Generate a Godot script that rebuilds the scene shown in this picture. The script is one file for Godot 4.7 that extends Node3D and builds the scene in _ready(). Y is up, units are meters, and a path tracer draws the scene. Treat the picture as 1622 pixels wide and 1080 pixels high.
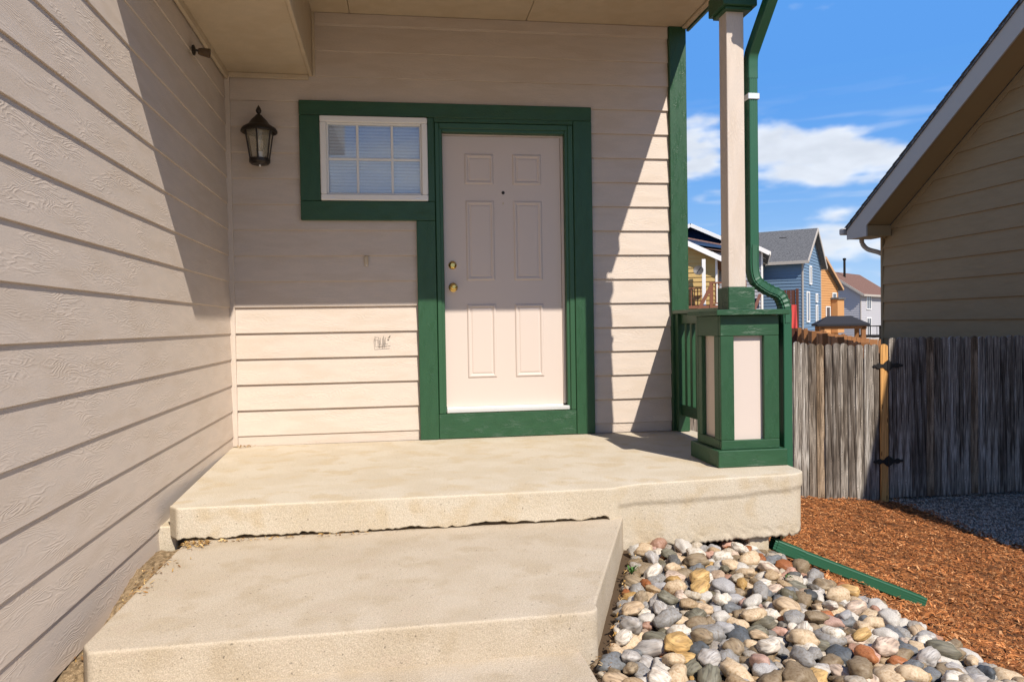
extends Node3D

# ------------------------------------------------------------------ helpers
var rng := RandomNumberGenerator.new()
var M := {}
var box_cache := {}

func lin(r: float, g: float, b: float) -> Color:
	return Color(r, g, b).linear_to_srgb()

func tag(o: Node, label: String, category: String, group := "") -> Node:
	o.set_meta("label", label)
	o.set_meta("category", category)
	if group != "":
		o.set_meta("group", group)
	return o

func thing(called: String, label: String, category: String, at := Vector3.ZERO, turn := 0.0, group := "") -> Node3D:
	var o := Node3D.new()
	o.name = called
	add_child(o, true)
	o.position = at
	o.rotation.y = turn
	tag(o, label, category, group)
	return o

func part(called: String, mesh: Mesh, m: Material, parent: Node, at := Vector3.ZERO, rot := Vector3.ZERO) -> MeshInstance3D:
	var o := MeshInstance3D.new()
	o.name = called
	o.mesh = mesh
	o.material_override = m
	parent.add_child(o, true)
	o.position = at
	o.rotation = rot
	return o

func group_part(called: String, parent: Node, at := Vector3.ZERO, turn := 0.0) -> Node3D:
	var o := Node3D.new()
	o.name = called
	parent.add_child(o, true)
	o.position = at
	o.rotation.y = turn
	return o

func tri(st: SurfaceTool, a: Vector3, b: Vector3, c: Vector3, ua := Vector2.ZERO, ub := Vector2.ZERO, uc := Vector2.ZERO) -> void:
	# a, b, c run counter-clockwise seen from outside; Godot wants clockwise
	st.set_uv(ua); st.add_vertex(a)
	st.set_uv(uc); st.add_vertex(c)
	st.set_uv(ub); st.add_vertex(b)

func quad(st: SurfaceTool, a: Vector3, b: Vector3, c: Vector3, d: Vector3, ua := Vector2.ZERO, ub := Vector2.ZERO, uc := Vector2.ZERO, ud := Vector2.ZERO) -> void:
	tri(st, a, b, c, ua, ub, uc)
	tri(st, a, c, d, ua, uc, ud)

func begin(smooth := false) -> SurfaceTool:
	var st := SurfaceTool.new()
	st.begin(Mesh.PRIMITIVE_TRIANGLES)
	st.set_smooth_group(0 if smooth else -1)
	return st

func finish(st: SurfaceTool) -> ArrayMesh:
	st.generate_normals()
	return st.commit()

func put_box(st: SurfaceTool, c: Vector3, s: Vector3, bev := 0.0, uvo := Vector2.ZERO) -> void:
	# a box with chamfered edges; u runs along its longest side, in metres
	var h := s * 0.5
	var b: float = min(bev, min(h.x, min(h.y, h.z)) * 0.8)
	var l := 0
	if s.y > s.x and s.y >= s.z: l = 1
	elif s.z > s.x and s.z > s.y: l = 2
	for ax in 3:
		for sg in [-1.0, 1.0]:
			var p := (ax + 1) % 3
			var q := (ax + 2) % 3
			var pts := []
			for k in [[-1, -1], [1, -1], [1, 1], [-1, 1]]:
				var v := Vector3.ZERO
				v[ax] = sg * h[ax]
				v[p] = k[0] * (h[p] - b)
				v[q] = k[1] * (h[q] - b)
				pts.append(v)
			if sg < 0: pts.reverse()
			var uvs := []
			for v in pts:
				var uu: float = v[l] if l != ax else v[p]
				var oth := q if (l == p or l == ax) else p
				uvs.append(Vector2(uu, v[oth]) + uvo + Vector2(0, 0.31 * ax))
			quad(st, c + pts[0], c + pts[1], c + pts[2], c + pts[3], uvs[0], uvs[1], uvs[2], uvs[3])
	if b <= 0.0: return
	for ax in 3:
		var p := (ax + 1) % 3
		var q := (ax + 2) % 3
		for sp in [-1.0, 1.0]:
			for sq in [-1.0, 1.0]:
				var a1 := Vector3.ZERO; var a2 := Vector3.ZERO; var b1 := Vector3.ZERO; var b2 := Vector3.ZERO
				a1[ax] = -(h[ax] - b); a2[ax] = h[ax] - b; b1[ax] = a1[ax]; b2[ax] = a2[ax]
				a1[p] = sp * h[p]; a1[q] = sq * (h[q] - b); a2[p] = a1[p]; a2[q] = a1[q]
				b1[p] = sp * (h[p] - b); b1[q] = sq * h[q]; b2[p] = b1[p]; b2[q] = b1[q]
				var u1 := Vector2(a1[l], a1[q]) + uvo
				var u2 := Vector2(a2[l], a2[q]) + uvo
				if sp * sq > 0: quad(st, c + a1, c + b1, c + b2, c + a2, u1, u1, u2, u2) if false else quad(st, c + a2, c + b2, c + b1, c + a1, u2, u2, u1, u1)
				else: quad(st, c + a1, c + b1, c + b2, c + a2, u1, u1, u2, u2)
	for sx in [-1.0, 1.0]:
		for sy in [-1.0, 1.0]:
			for sz in [-1.0, 1.0]:
				var x := Vector3(sx * h.x, sy * (h.y - b), sz * (h.z - b))
				var y := Vector3(sx * (h.x - b), sy * h.y, sz * (h.z - b))
				var z := Vector3(sx * (h.x - b), sy * (h.y - b), sz * h.z)
				if sx * sy * sz > 0: tri(st, c + x, c + y, c + z, uvo, uvo, uvo)
				else: tri(st, c + x, c + z, c + y, uvo, uvo, uvo)

func box_mesh(s: Vector3, bev := 0.002, variant := 0) -> ArrayMesh:
	var key := "%.4f %.4f %.4f %.4f %d" % [s.x, s.y, s.z, bev, variant]
	if not box_cache.has(key):
		var st := begin()
		put_box(st, Vector3.ZERO, s, bev, Vector2(variant * 0.737, variant * 0.413))
		box_cache[key] = finish(st)
	return box_cache[key]

func board(called: String, parent: Node, m: Material, lo: Vector3, hi: Vector3, bev := 0.002) -> MeshInstance3D:
	return part(called, box_mesh(hi - lo, bev, rng.randi() % 7), m, parent, (lo + hi) * 0.5)

func prism(profile: Array, length: float, uvo := Vector2.ZERO, smooth := false) -> ArrayMesh:
	# profile: Vector2 points (counter-clockwise), pushed along +z from 0 to length; u along z, v round the profile
	var st := begin(smooth)
	var n := profile.size()
	var v := 0.0
	for i in n:
		var a: Vector2 = profile[i]
		var b: Vector2 = profile[(i + 1) % n]
		var v2 := v + a.distance_to(b)
		quad(st, Vector3(a.x, a.y, length), Vector3(a.x, a.y, 0), Vector3(b.x, b.y, 0), Vector3(b.x, b.y, length),
			Vector2(length, v) + uvo, Vector2(0, v) + uvo, Vector2(0, v2) + uvo, Vector2(length, v2) + uvo)
		v = v2
	st.set_smooth_group(-1)
	var pp := PackedVector2Array(profile)
	var ids := Geometry2D.triangulate_polygon(pp)
	for k in range(0, ids.size(), 3):
		var a := pp[ids[k]]; var b := pp[ids[k + 1]]; var c := pp[ids[k + 2]]
		if (b - a).cross(c - a) < 0:
			var t := b; b = c; c = t
		tri(st, Vector3(a.x, a.y, length), Vector3(b.x, b.y, length), Vector3(c.x, c.y, length), a + uvo, b + uvo, c + uvo)
		tri(st, Vector3(a.x, a.y, 0), Vector3(c.x, c.y, 0), Vector3(b.x, b.y, 0), a + uvo, c + uvo, b + uvo)
	return finish(st)

func lathe(profile: Array, segs := 20) -> ArrayMesh:
	# profile: Vector2(radius, y) from bottom to top
	var st := begin(true)
	for i in profile.size() - 1:
		var a: Vector2 = profile[i]
		var b: Vector2 = profile[i + 1]
		if i > 0 and absf((a - profile[i - 1]).angle_to(b - a)) > 0.6:
			st.set_smooth_group(i)
		for k in segs:
			var t0 := TAU * k / segs; var t1 := TAU * (k + 1) / segs
			var d0 := Vector3(cos(t0), 0, sin(t0)); var d1 := Vector3(cos(t1), 0, sin(t1))
			var up := Vector3.UP
			quad(st, d0 * a.x + up * a.y, d0 * b.x + up * b.y, d1 * b.x + up * b.y, d1 * a.x + up * a.y)
	return finish(st)

func sweep(path: Array, w: float, d: float, ribs := 0, side := Vector3.RIGHT) -> ArrayMesh:
	# rectangular pipe (w across side, d across the other way) with rounded, ribbed section along path
	var sec := []
	var hw := w * 0.5; var hd := d * 0.5
	var r := 0.009
	for q in 4:
		var cx: float = [1, -1, -1, 1][q] * (hw - r)
		var cy: float = [1, 1, -1, -1][q] * (hd - r)
		for k in 3:
			var a := PI * 0.5 * q + PI * 0.25 * k
			sec.append(Vector2(cx + cos(a) * r, cy + sin(a) * r))
		if ribs > 0:
			var e1: Vector2 = sec[sec.size() - 1]
			var nx: float = [-1, -1, 1, 1][q] * (hw - r)
			var ny: float = [1, -1, -1, 1][q] * (hd - r)
			var e2 := Vector2(nx, ny) + Vector2(cos(PI * 0.5 * (q + 1)), sin(PI * 0.5 * (q + 1))) * r
			var nrm := Vector2(cos(PI * 0.5 * (q + 1)), sin(PI * 0.5 * (q + 1)))
			for k in range(1, ribs * 2):
				var t := float(k) / (ribs * 2)
				sec.append(e1.lerp(e2, t) - nrm * (0.004 if k % 2 == 1 else 0.0))
	var st := begin(true)
	var rings := []
	for i in path.size():
		var p: Vector3 = path[i]
		var fwd: Vector3 = (path[min(i + 1, path.size() - 1)] - path[max(i - 1, 0)]).normalized()
		var x := (side - fwd * side.dot(fwd)).normalized()
		var y := fwd.cross(x)
		var ring := []
		for s in sec: ring.append(p + x * s.x + y * s.y)
		rings.append(ring)
	var n := sec.size()
	for i in rings.size() - 1:
		for k in n:
			var k2 := (k + 1) % n
			quad(st, rings[i][k], rings[i][k2], rings[i + 1][k2], rings[i + 1][k])
	return finish(st)

func tube(path: Array, rad: float, segs := 10) -> ArrayMesh:
	var st := begin(true)
	var rings := []
	for i in path.size():
		var p: Vector3 = path[i]
		var fwd: Vector3 = (path[min(i + 1, path.size() - 1)] - path[max(i - 1, 0)]).normalized()
		var up := Vector3.UP if absf(fwd.y) < 0.9 else Vector3.RIGHT
		var x := up.cross(fwd).normalized()
		var y := fwd.cross(x)
		var ring := []
		for k in segs: ring.append(p + (x * cos(TAU * k / segs) + y * sin(TAU * k / segs)) * rad)
		rings.append(ring)
	for i in rings.size() - 1:
		for k in segs:
			var k2 := (k + 1) % segs
			quad(st, rings[i][k], rings[i][k2], rings[i + 1][k2], rings[i + 1][k])
	return finish(st)

func curve_pts(pts: Array, steps := 8) -> Array:
	# Catmull-Rom through the points
	var out := []
	for i in pts.size() - 1:
		var p0: Vector3 = pts[max(i - 1, 0)]
		var p3: Vector3 = pts[min(i + 2, pts.size() - 1)]
		for k in steps:
			out.append(pts[i].cubic_interpolate(pts[i + 1], p0, p3, float(k) / steps))
	out.append(pts[pts.size() - 1])
	return out

func fnl(freq: float, sd: int, oct := 4, type := FastNoiseLite.TYPE_SIMPLEX_SMOOTH) -> FastNoiseLite:
	var n := FastNoiseLite.new()
	n.noise_type = type
	n.frequency = freq
	n.seed = sd
	n.fractal_octaves = oct
	return n

func seamless(w: int, h: int, freq: float, sd: int, oct := 4, stretch := 1) -> PackedByteArray:
	var im := fnl(freq, sd, oct).get_seamless_image(w / stretch, h)
	if stretch > 1: im.resize(w, h, Image.INTERPOLATE_CUBIC)
	im.convert(Image.FORMAT_L8)
	return im.get_data()

func smat(c: Color, rough := 0.7, spec := 0.4) -> StandardMaterial3D:
	var m := StandardMaterial3D.new()
	m.albedo_color = c
	m.roughness = rough
	m.metallic_specular = spec
	return m

func relief(m: StandardMaterial3D, t: Texture2D, depth_cm: float) -> void:
	m.heightmap_enabled = true
	m.heightmap_texture = t
	m.heightmap_scale = depth_cm

func image_tex(w: int, h: int, fmt: int, data: PackedByteArray) -> ImageTexture:
	return ImageTexture.create_from_image(Image.create_from_data(w, h, false, fmt, data))

# pressed wood grain: long wavering ridges, cathedral swirls, calmer stretches
func grain_texture(w: int, h: int, rows: int, sd: int) -> ImageTexture:
	var warp := seamless(w, h, 0.012, sd, 3, 6)
	var fine := seamless(w, h, 0.06, sd + 1, 3, 4)
	var calm := seamless(w, h, 0.008, sd + 2, 2, 3)
	var dots := seamless(w, h, 0.25, sd + 3, 2, 2)
	var out := PackedByteArray()
	out.resize(w * h)
	for y in h:
		var base := float(y) / h * rows
		for x in w:
			var i := y * w + x
			var ring := base + warp[i] * 0.034 + fine[i] * 0.0026
			var s := 0.5 + 0.5 * sin(ring * TAU)
			s = s * s
			var a := clampf((calm[i] - 70) / 110.0, 0.12, 1.0)
			out[i] = int(clampf(40 + 150 * s * a + 0.22 * dots[i] * (1.25 - a), 0, 255))
	return image_tex(w, h, Image.FORMAT_L8, out)

# coloured mix of three noises, as albedo
func mottle_texture(w: int, h: int, sd: int, c0: Color, c1: Color, c2: Color, f0: float, f1: float, f2: float, speck := 0.12, stretch := 1, oct := 4, pores := 0) -> ImageTexture:
	var a := seamless(w, h, f0, sd, oct, stretch)
	var b := seamless(w, h, f1, sd + 1, oct, stretch)
	var d := seamless(w, h, f2, sd + 2, 2)
	var e := seamless(w, h, 0.11, sd + 3, 2)
	var out := PackedByteArray()
	out.resize(w * h * 3)
	for i in w * h:
		var c := c0.lerp(c1, smoothstep(70.0, 190.0, a[i])).lerp(c2, smoothstep(120.0, 215.0, b[i]))
		var k := 1.0 + speck * (d[i] - 128.0) / 128.0
		if pores > 0 and e[i] > 255 - pores: k *= 0.72
		elif pores > 0 and e[i] < pores - 10: k *= 1.10
		out[i * 3] = clampi(int(c.r8 * k), 0, 255)
		out[i * 3 + 1] = clampi(int(c.g8 * k), 0, 255)
		out[i * 3 + 2] = clampi(int(c.b8 * k), 0, 255)
	return image_tex(w, h, Image.FORMAT_RGB8, out)

# weathered fence wood: u runs along the grain
func weathered_texture(w: int, h: int, sd: int, dark: Color, mid: Color, pale: Color) -> ImageTexture:
	var a := seamless(w, h, 0.05, sd, 4, 16)
	var b := seamless(w, h, 0.012, sd + 1, 3, 4)
	var d := seamless(w, h, 0.18, sd + 2, 2, 8)
	var kn := fnl(0.02, sd + 3, 1, FastNoiseLite.TYPE_CELLULAR).get_seamless_image(w, h)
	kn.convert(Image.FORMAT_L8)
	var k8 := kn.get_data()
	var out := PackedByteArray()
	out.resize(w * h * 3)
	for i in w * h:
		var c := mid.lerp(dark, smoothstep(120.0, 210.0, a[i])).lerp(pale, smoothstep(110.0, 200.0, b[i]) * 0.8)
		var k := 1.0 + 0.35 * (d[i] - 128.0) / 128.0
		var q := k8[i]
		if q < 16: k *= 0.45 + 0.02 * q
		elif q < 26: k *= 1.3
		out[i * 3] = clampi(int(c.r8 * k), 0, 255)
		out[i * 3 + 1] = clampi(int(c.g8 * k), 0, 255)
		out[i * 3 + 2] = clampi(int(c.b8 * k), 0, 255)
	return image_tex(w, h, Image.FORMAT_RGB8, out)

# ------------------------------------------------------------------ sky
func sky_image() -> Image:
	var W := 4096; var H := 2048
	var im := Image.create(W, H, false, Image.FORMAT_RGB8)
	var top := lin(0.05, 0.19, 0.62)
	var mid := lin(0.11, 0.34, 0.82)
	var low := lin(0.48, 0.67, 0.90)
	var rows := []
	for y in H:
		var el := 90.0 - 180.0 * (y + 0.5) / H
		var c: Color
		if el >= 0.0:
			var t := pow(clampf(el / 90.0, 0, 1), 0.55)
			c = low.lerp(mid, smoothstep(0.06, 0.42, t)).lerp(top, smoothstep(0.42, 1.0, t))
		else:
			c = lin(0.30, 0.28, 0.24)
		rows.append(c)
		im.fill_rect(Rect2i(0, y, W, 1), c)
	# fair-weather clouds all round the horizon
	var n1 := fnl(2.6, 11, 5)
	var n2 := fnl(9.0, 23, 4)
	var n3 := fnl(1.1, 5, 2)
	var n4 := fnl(3.0, 77, 4)
	var y0 := int((90.0 - 24.0) / 180.0 * H)
	var y1 := int((90.0 - 0.2) / 180.0 * H)
	# cloud banks: azimuth, elevation, half width, half height (degrees), weight
	var banks := [[27.6, 12.0, 3.0, 1.9, 0.9], [31.0, 10.9, 4.8, 2.3, 0.95], [34.3, 10.4, 2.6, 1.9, 0.8], [22.0, 12.2, 2.4, 2.6, 0.85], [31.0, 5.0, 7.5, 1.6, 0.72], [35.0, 7.2, 5.0, 0.9, 0.62], [28.0, 3.0, 7.0, 0.9, 0.62], [23.0, 9.0, 1.6, 0.6, 0.5]]
	var hole := [[16.0, 20.0, 12.0, 5.0], [36.0, 18.0, 10.0, 4.0]]
	for y in range(y0, y1):
		var el := 90.0 - 180.0 * (y + 0.5) / H
		var ce := cos(deg_to_rad(el)); var se := sin(deg_to_rad(el))
		var base_col: Color = rows[y].srgb_to_linear()
		var band := smoothstep(0.3, 3.0, el) * (1.0 - smoothstep(11.0, 17.0, el))
		for x in W:
			var az := 360.0 * (x + 0.5) / W
			if az > 180.0: az -= 360.0
			var ra := deg_to_rad(az)
			var d := Vector3(sin(ra) * ce, se * 2.6, -cos(ra) * ce)
			var inside: bool = absf(az - 29.0) < 22.0
			var dens: float
			if inside:
				var bias := 0.0
				for b in banks:
					var dx: float = (az - b[0]) / b[2]
					var dy: float = (el - b[1]) / (b[3] if el > b[1] else b[3] * 0.75)
					var g: float = 1.0 - (dx * dx + dy * dy)
					if g > -1.0: bias = maxf(bias, b[4] * smoothstep(-1.0, 1.0, g))
				dens = bias * 1.5 - 0.72 + 0.62 * n1.get_noise_3dv(d * 3.6) + 0.42 * n2.get_noise_3dv(d * 2.4)
				var edge := smoothstep(17.0, 22.0, absf(az - 29.0))
				if edge > 0.0:
					dens = lerpf(dens, band * (0.15 + 0.9 * n3.get_noise_3dv(d * 2.0)) - 0.1 + 0.5 * n1.get_noise_3dv(d * 3.2), edge)
			else:
				dens = band * (0.15 + 0.9 * n3.get_noise_3dv(d * 2.0)) - 0.1 + 0.5 * n1.get_noise_3dv(d * 3.2)
			var wisp := 0.22 * band * smoothstep(0.05, 0.5, n4.get_noise_3dv(Vector3(d.x * 2.0, d.y * 9.0, d.z * 2.0)))
			var cover := clampf(smoothstep(-0.28, 0.62, dens) + wisp, 0.0, 1.0)
			if cover > 0.01:
				var thick := smoothstep(0.0, 0.75, dens)
				var body := 0.96 + 0.16 * n1.get_noise_3dv(d * 5.0 + Vector3(0, 0.25, 0)) - 0.10 * thick
				var cc := Color(body * 0.93, body * 0.96, body)
				var o := base_col.lerp(cc, cover * 0.85)
				im.set_pixel(x, y, Color(minf(o.r, 1), minf(o.g, 1), minf(o.b, 1)).linear_to_srgb())
	return im

# ------------------------------------------------------------------ materials
func make_materials() -> void:
	var grain := grain_texture(2048, 512, 38, 3)
	var paint := mottle_texture(512, 512, 40, Color8(246, 246, 246), Color8(251, 250, 249), Color8(243, 241, 238), 0.02, 0.008, 0.2, 0.02)
	var m := smat(lin(0.565, 0.478, 0.397), 0.6, 0.4)
	m.uv1_scale = Vector3(1 / 2.4, 1 / 0.6, 1)
	m.albedo_texture = paint
	relief(m, grain, 0.14)
	M.siding = m
	var m1: StandardMaterial3D = m.duplicate()
	relief(m1, grain, 0.13)
	M.siding_front = m1
	# smooth beige paint (door, soffit, trim)
	m = smat(lin(0.565, 0.475, 0.41), 0.45, 0.45)
	M.beige = m
	m = smat(lin(0.55, 0.45, 0.32), 0.7, 0.3)
	m.albedo_texture = paint
	m.uv1_triplanar = true
	m.uv1_scale = Vector3(0.8, 0.8, 0.8)
	M.soffit = m
	# green painted wood
	m = smat(lin(0.021, 0.074, 0.031), 0.42, 0.45)
	m.uv1_scale = Vector3(1 / 1.1, 1 / 0.4, 1)
	m.albedo_texture = mottle_texture(256, 256, 60, Color8(246, 246, 246), Color8(255, 255, 255), Color8(236, 240, 236), 0.02, 0.03, 0.3, 0.04)
	relief(m, grain, 0.13)
	M.green = m
	m = smat(lin(0.026, 0.082, 0.036), 0.4, 0.45)
	M.green_smooth = m
	m = smat(lin(0.018, 0.088, 0.042), 0.36, 0.5)
	M.green_metal = m
	# white vinyl, aluminium, brass, black iron
	M.white = smat(lin(0.75, 0.73, 0.69), 0.45, 0.4)
	M.slat = smat(lin(0.80, 0.81, 0.82), 0.5, 0.4)
	M.plaster = smat(lin(0.5, 0.47, 0.42), 0.85, 0.2)
	M.plywood = smat(lin(0.36, 0.26, 0.15), 0.85, 0.2)
	m = smat(lin(0.72, 0.72, 0.70), 0.35, 0.5)
	m.metallic = 0.6
	M.alu = m
	m = smat(lin(0.72, 0.50, 0.16), 0.2, 0.5)
	m.metallic = 1.0
	M.brass = m
	M.iron = smat(lin(0.012, 0.011, 0.010), 0.5, 0.5)
	m = smat(lin(0.03, 0.022, 0.016), 0.45, 0.5)
	m.metallic = 0.4
	M.bronze = m
	M.dark_metal = smat(lin(0.02, 0.018, 0.016), 0.8, 0.2)
	m = smat(lin(0.55, 0.68, 0.85), 0.03, 0.7)
	m.albedo_color.a = 0.12
	m.transparency = BaseMaterial3D.TRANSPARENCY_ALPHA
	m.metallic = 0.2
	M.pane = m
	m = smat(lin(0.8, 0.7, 0.5), 0.1, 0.5)
	m.albedo_color.a = 0.22
	m.transparency = BaseMaterial3D.TRANSPARENCY_ALPHA
	M.lantern_glass = m
	# concrete
	m = smat(lin(0.80, 0.80, 0.80), 0.85, 0.3)
	m.albedo_texture = mottle_texture(1024, 1024, 90, lin(0.56, 0.475, 0.35), lin(0.60, 0.52, 0.40), lin(0.545, 0.445, 0.305), 0.006, 0.010, 0.45, 0.18, 1, 7, 34)
	m.uv1_triplanar = true
	m.uv1_world_triplanar = true
	m.uv1_scale = Vector3(0.36, 0.36, 0.36)
	var cb := NoiseTexture2D.new()
	cb.width = 1024; cb.height = 1024; cb.seamless = true
	cb.noise = fnl(0.12, 17, 5)
	relief(m, cb, 0.14)
	M.concrete = m
	m = m.duplicate()
	m.albedo_texture = mottle_texture(1024, 1024, 130, lin(0.50, 0.415, 0.305), lin(0.535, 0.45, 0.34), lin(0.475, 0.388, 0.275), 0.006, 0.010, 0.45, 0.2, 1, 7, 36)
	m.uv1_scale = Vector3(0.41, 0.41, 0.41)
	M.concrete_step = m
	# soil, gravel
	m = smat(Color.WHITE, 0.95, 0.1)
	m.albedo_texture = mottle_texture(512, 512, 150, lin(0.13, 0.060, 0.028), lin(0.21, 0.085, 0.033), lin(0.07, 0.035, 0.02), 0.03, 0.02, 0.4, 0.4)
	m.uv1_triplanar = true
	m.uv1_world_triplanar = true
	m.uv1_scale = Vector3(1.1, 1.1, 1.1)
	M.mulch_ground = m
	m = m.duplicate()
	m.albedo_texture = mottle_texture(256, 256, 190, lin(0.20, 0.14, 0.08), lin(0.30, 0.22, 0.13), lin(0.10, 0.07, 0.04), 0.06, 0.05, 0.4, 0.4)
	m.uv1_scale = Vector3(2.5, 2.5, 2.5)
	M.dirt = m
	m = smat(Color.WHITE, 0.95, 0.1)
	m.albedo_texture = mottle_texture(512, 512, 170, lin(0.38, 0.32, 0.24), lin(0.45, 0.38, 0.29), lin(0.30, 0.24, 0.17), 0.03, 0.02, 0.4, 0.3)
	m.uv1_triplanar = true
	m.uv1_world_triplanar = true
	m.uv1_scale = Vector3(0.7, 0.7, 0.7)
	M.soil = m
	m = smat(Color.WHITE, 0.95, 0.1)
	m.vertex_color_use_as_albedo = true
	M.chips = m
	m = smat(Color.WHITE, 0.9, 0.2)
	m.vertex_color_use_as_albedo = true
	M.gravel = m
	# fences
	var wt := weathered_texture(512, 512, 200, lin(0.042, 0.033, 0.026), lin(0.235, 0.205, 0.172), lin(0.46, 0.43, 0.385))
	M.pickets = []
	for k in 6:
		m = smat([lin(0.9, 0.87, 0.84), lin(0.66, 0.63, 0.60), lin(1, 1, 1), lin(0.5, 0.47, 0.45), lin(0.74, 0.60, 0.46), lin(0.60, 0.55, 0.50)][k], 0.85, 0.2)
		m.albedo_texture = wt
		m.uv1_scale = Vector3(0.55, 2.2, 1)
		m.uv1_offset = Vector3(0.17 * k, 0.29 * k, 0)
		relief(m, wt, 0.25)
		M.pickets.append(m)
	M.gate_pickets = M.pickets
	m = smat(lin(0.62, 0.33, 0.11), 0.7, 0.3)
	m.albedo_texture = weathered_texture(256, 256, 260, Color8(205, 190, 175), Color8(240, 236, 230), Color8(255, 255, 255))
	m.uv1_scale = Vector3(0.4, 1.6, 1)
	M.cedar = m
	m = smat(lin(0.26, 0.12, 0.05), 0.85, 0.2)
	M.orange_fence = m
	# neighbour
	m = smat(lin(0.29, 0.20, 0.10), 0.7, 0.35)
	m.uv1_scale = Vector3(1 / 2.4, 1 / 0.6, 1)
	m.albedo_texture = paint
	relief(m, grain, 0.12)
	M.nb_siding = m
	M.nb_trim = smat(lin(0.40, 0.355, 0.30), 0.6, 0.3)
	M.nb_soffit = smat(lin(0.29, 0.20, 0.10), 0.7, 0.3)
	m = smat(Color.WHITE, 0.95, 0.1)
	m.albedo_texture = mottle_texture(256, 256, 300, lin(0.10, 0.10, 0.10), lin(0.17, 0.165, 0.16), lin(0.06, 0.06, 0.06), 0.1, 0.05, 0.4, 0.35)
	m.uv1_triplanar = true
	m.uv1_world_triplanar = true
	m.uv1_scale = Vector3(0.5, 0.5, 0.5)
	M.shingle = m
	m = m.duplicate()
	m.albedo_texture = mottle_texture(256, 256, 320, lin(0.15, 0.085, 0.065), lin(0.21, 0.125, 0.10), lin(0.11, 0.065, 0.05), 0.1, 0.05, 0.4, 0.3)
	M.shingle_brown = m

# ------------------------------------------------------------------ our house
const E := 0.1845
const H0 := 0.074

func plank_mesh(length: float, lap := 0.0) -> ArrayMesh:
	# lap board: prism along z from 0; outward is +x, bottom edge at x = 0, height from y = 0
	var pr := [Vector2(-0.0135 - lap, 0), Vector2(-0.002, 0), Vector2(0, 0.002), Vector2(-0.0122 - lap, E + 0.016), Vector2(-0.0205 - lap, E + 0.016)]
	return prism(pr, length, Vector2(rng.randf() * 2.4, rng.randf() * 0.6))

func front_plank(parent: Node, k: int, x0: float, x1: float, ytop := 99.0) -> void:
	# on the wall z = 0, facing +z: turn the +x-facing board
	var y := H0 + k * E
	var mesh := plank_mesh(x1 - x0, 0.005)
	var o := part("plank", mesh, M.siding_front, parent)
	# local x (outward) -> world z ; local z (length) -> world -x
	o.basis = Basis(Vector3(0, 0, 1), Vector3(0, 1, 0), Vector3(-1, 0, 0))
	o.position = Vector3(x1, y, 0)

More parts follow.
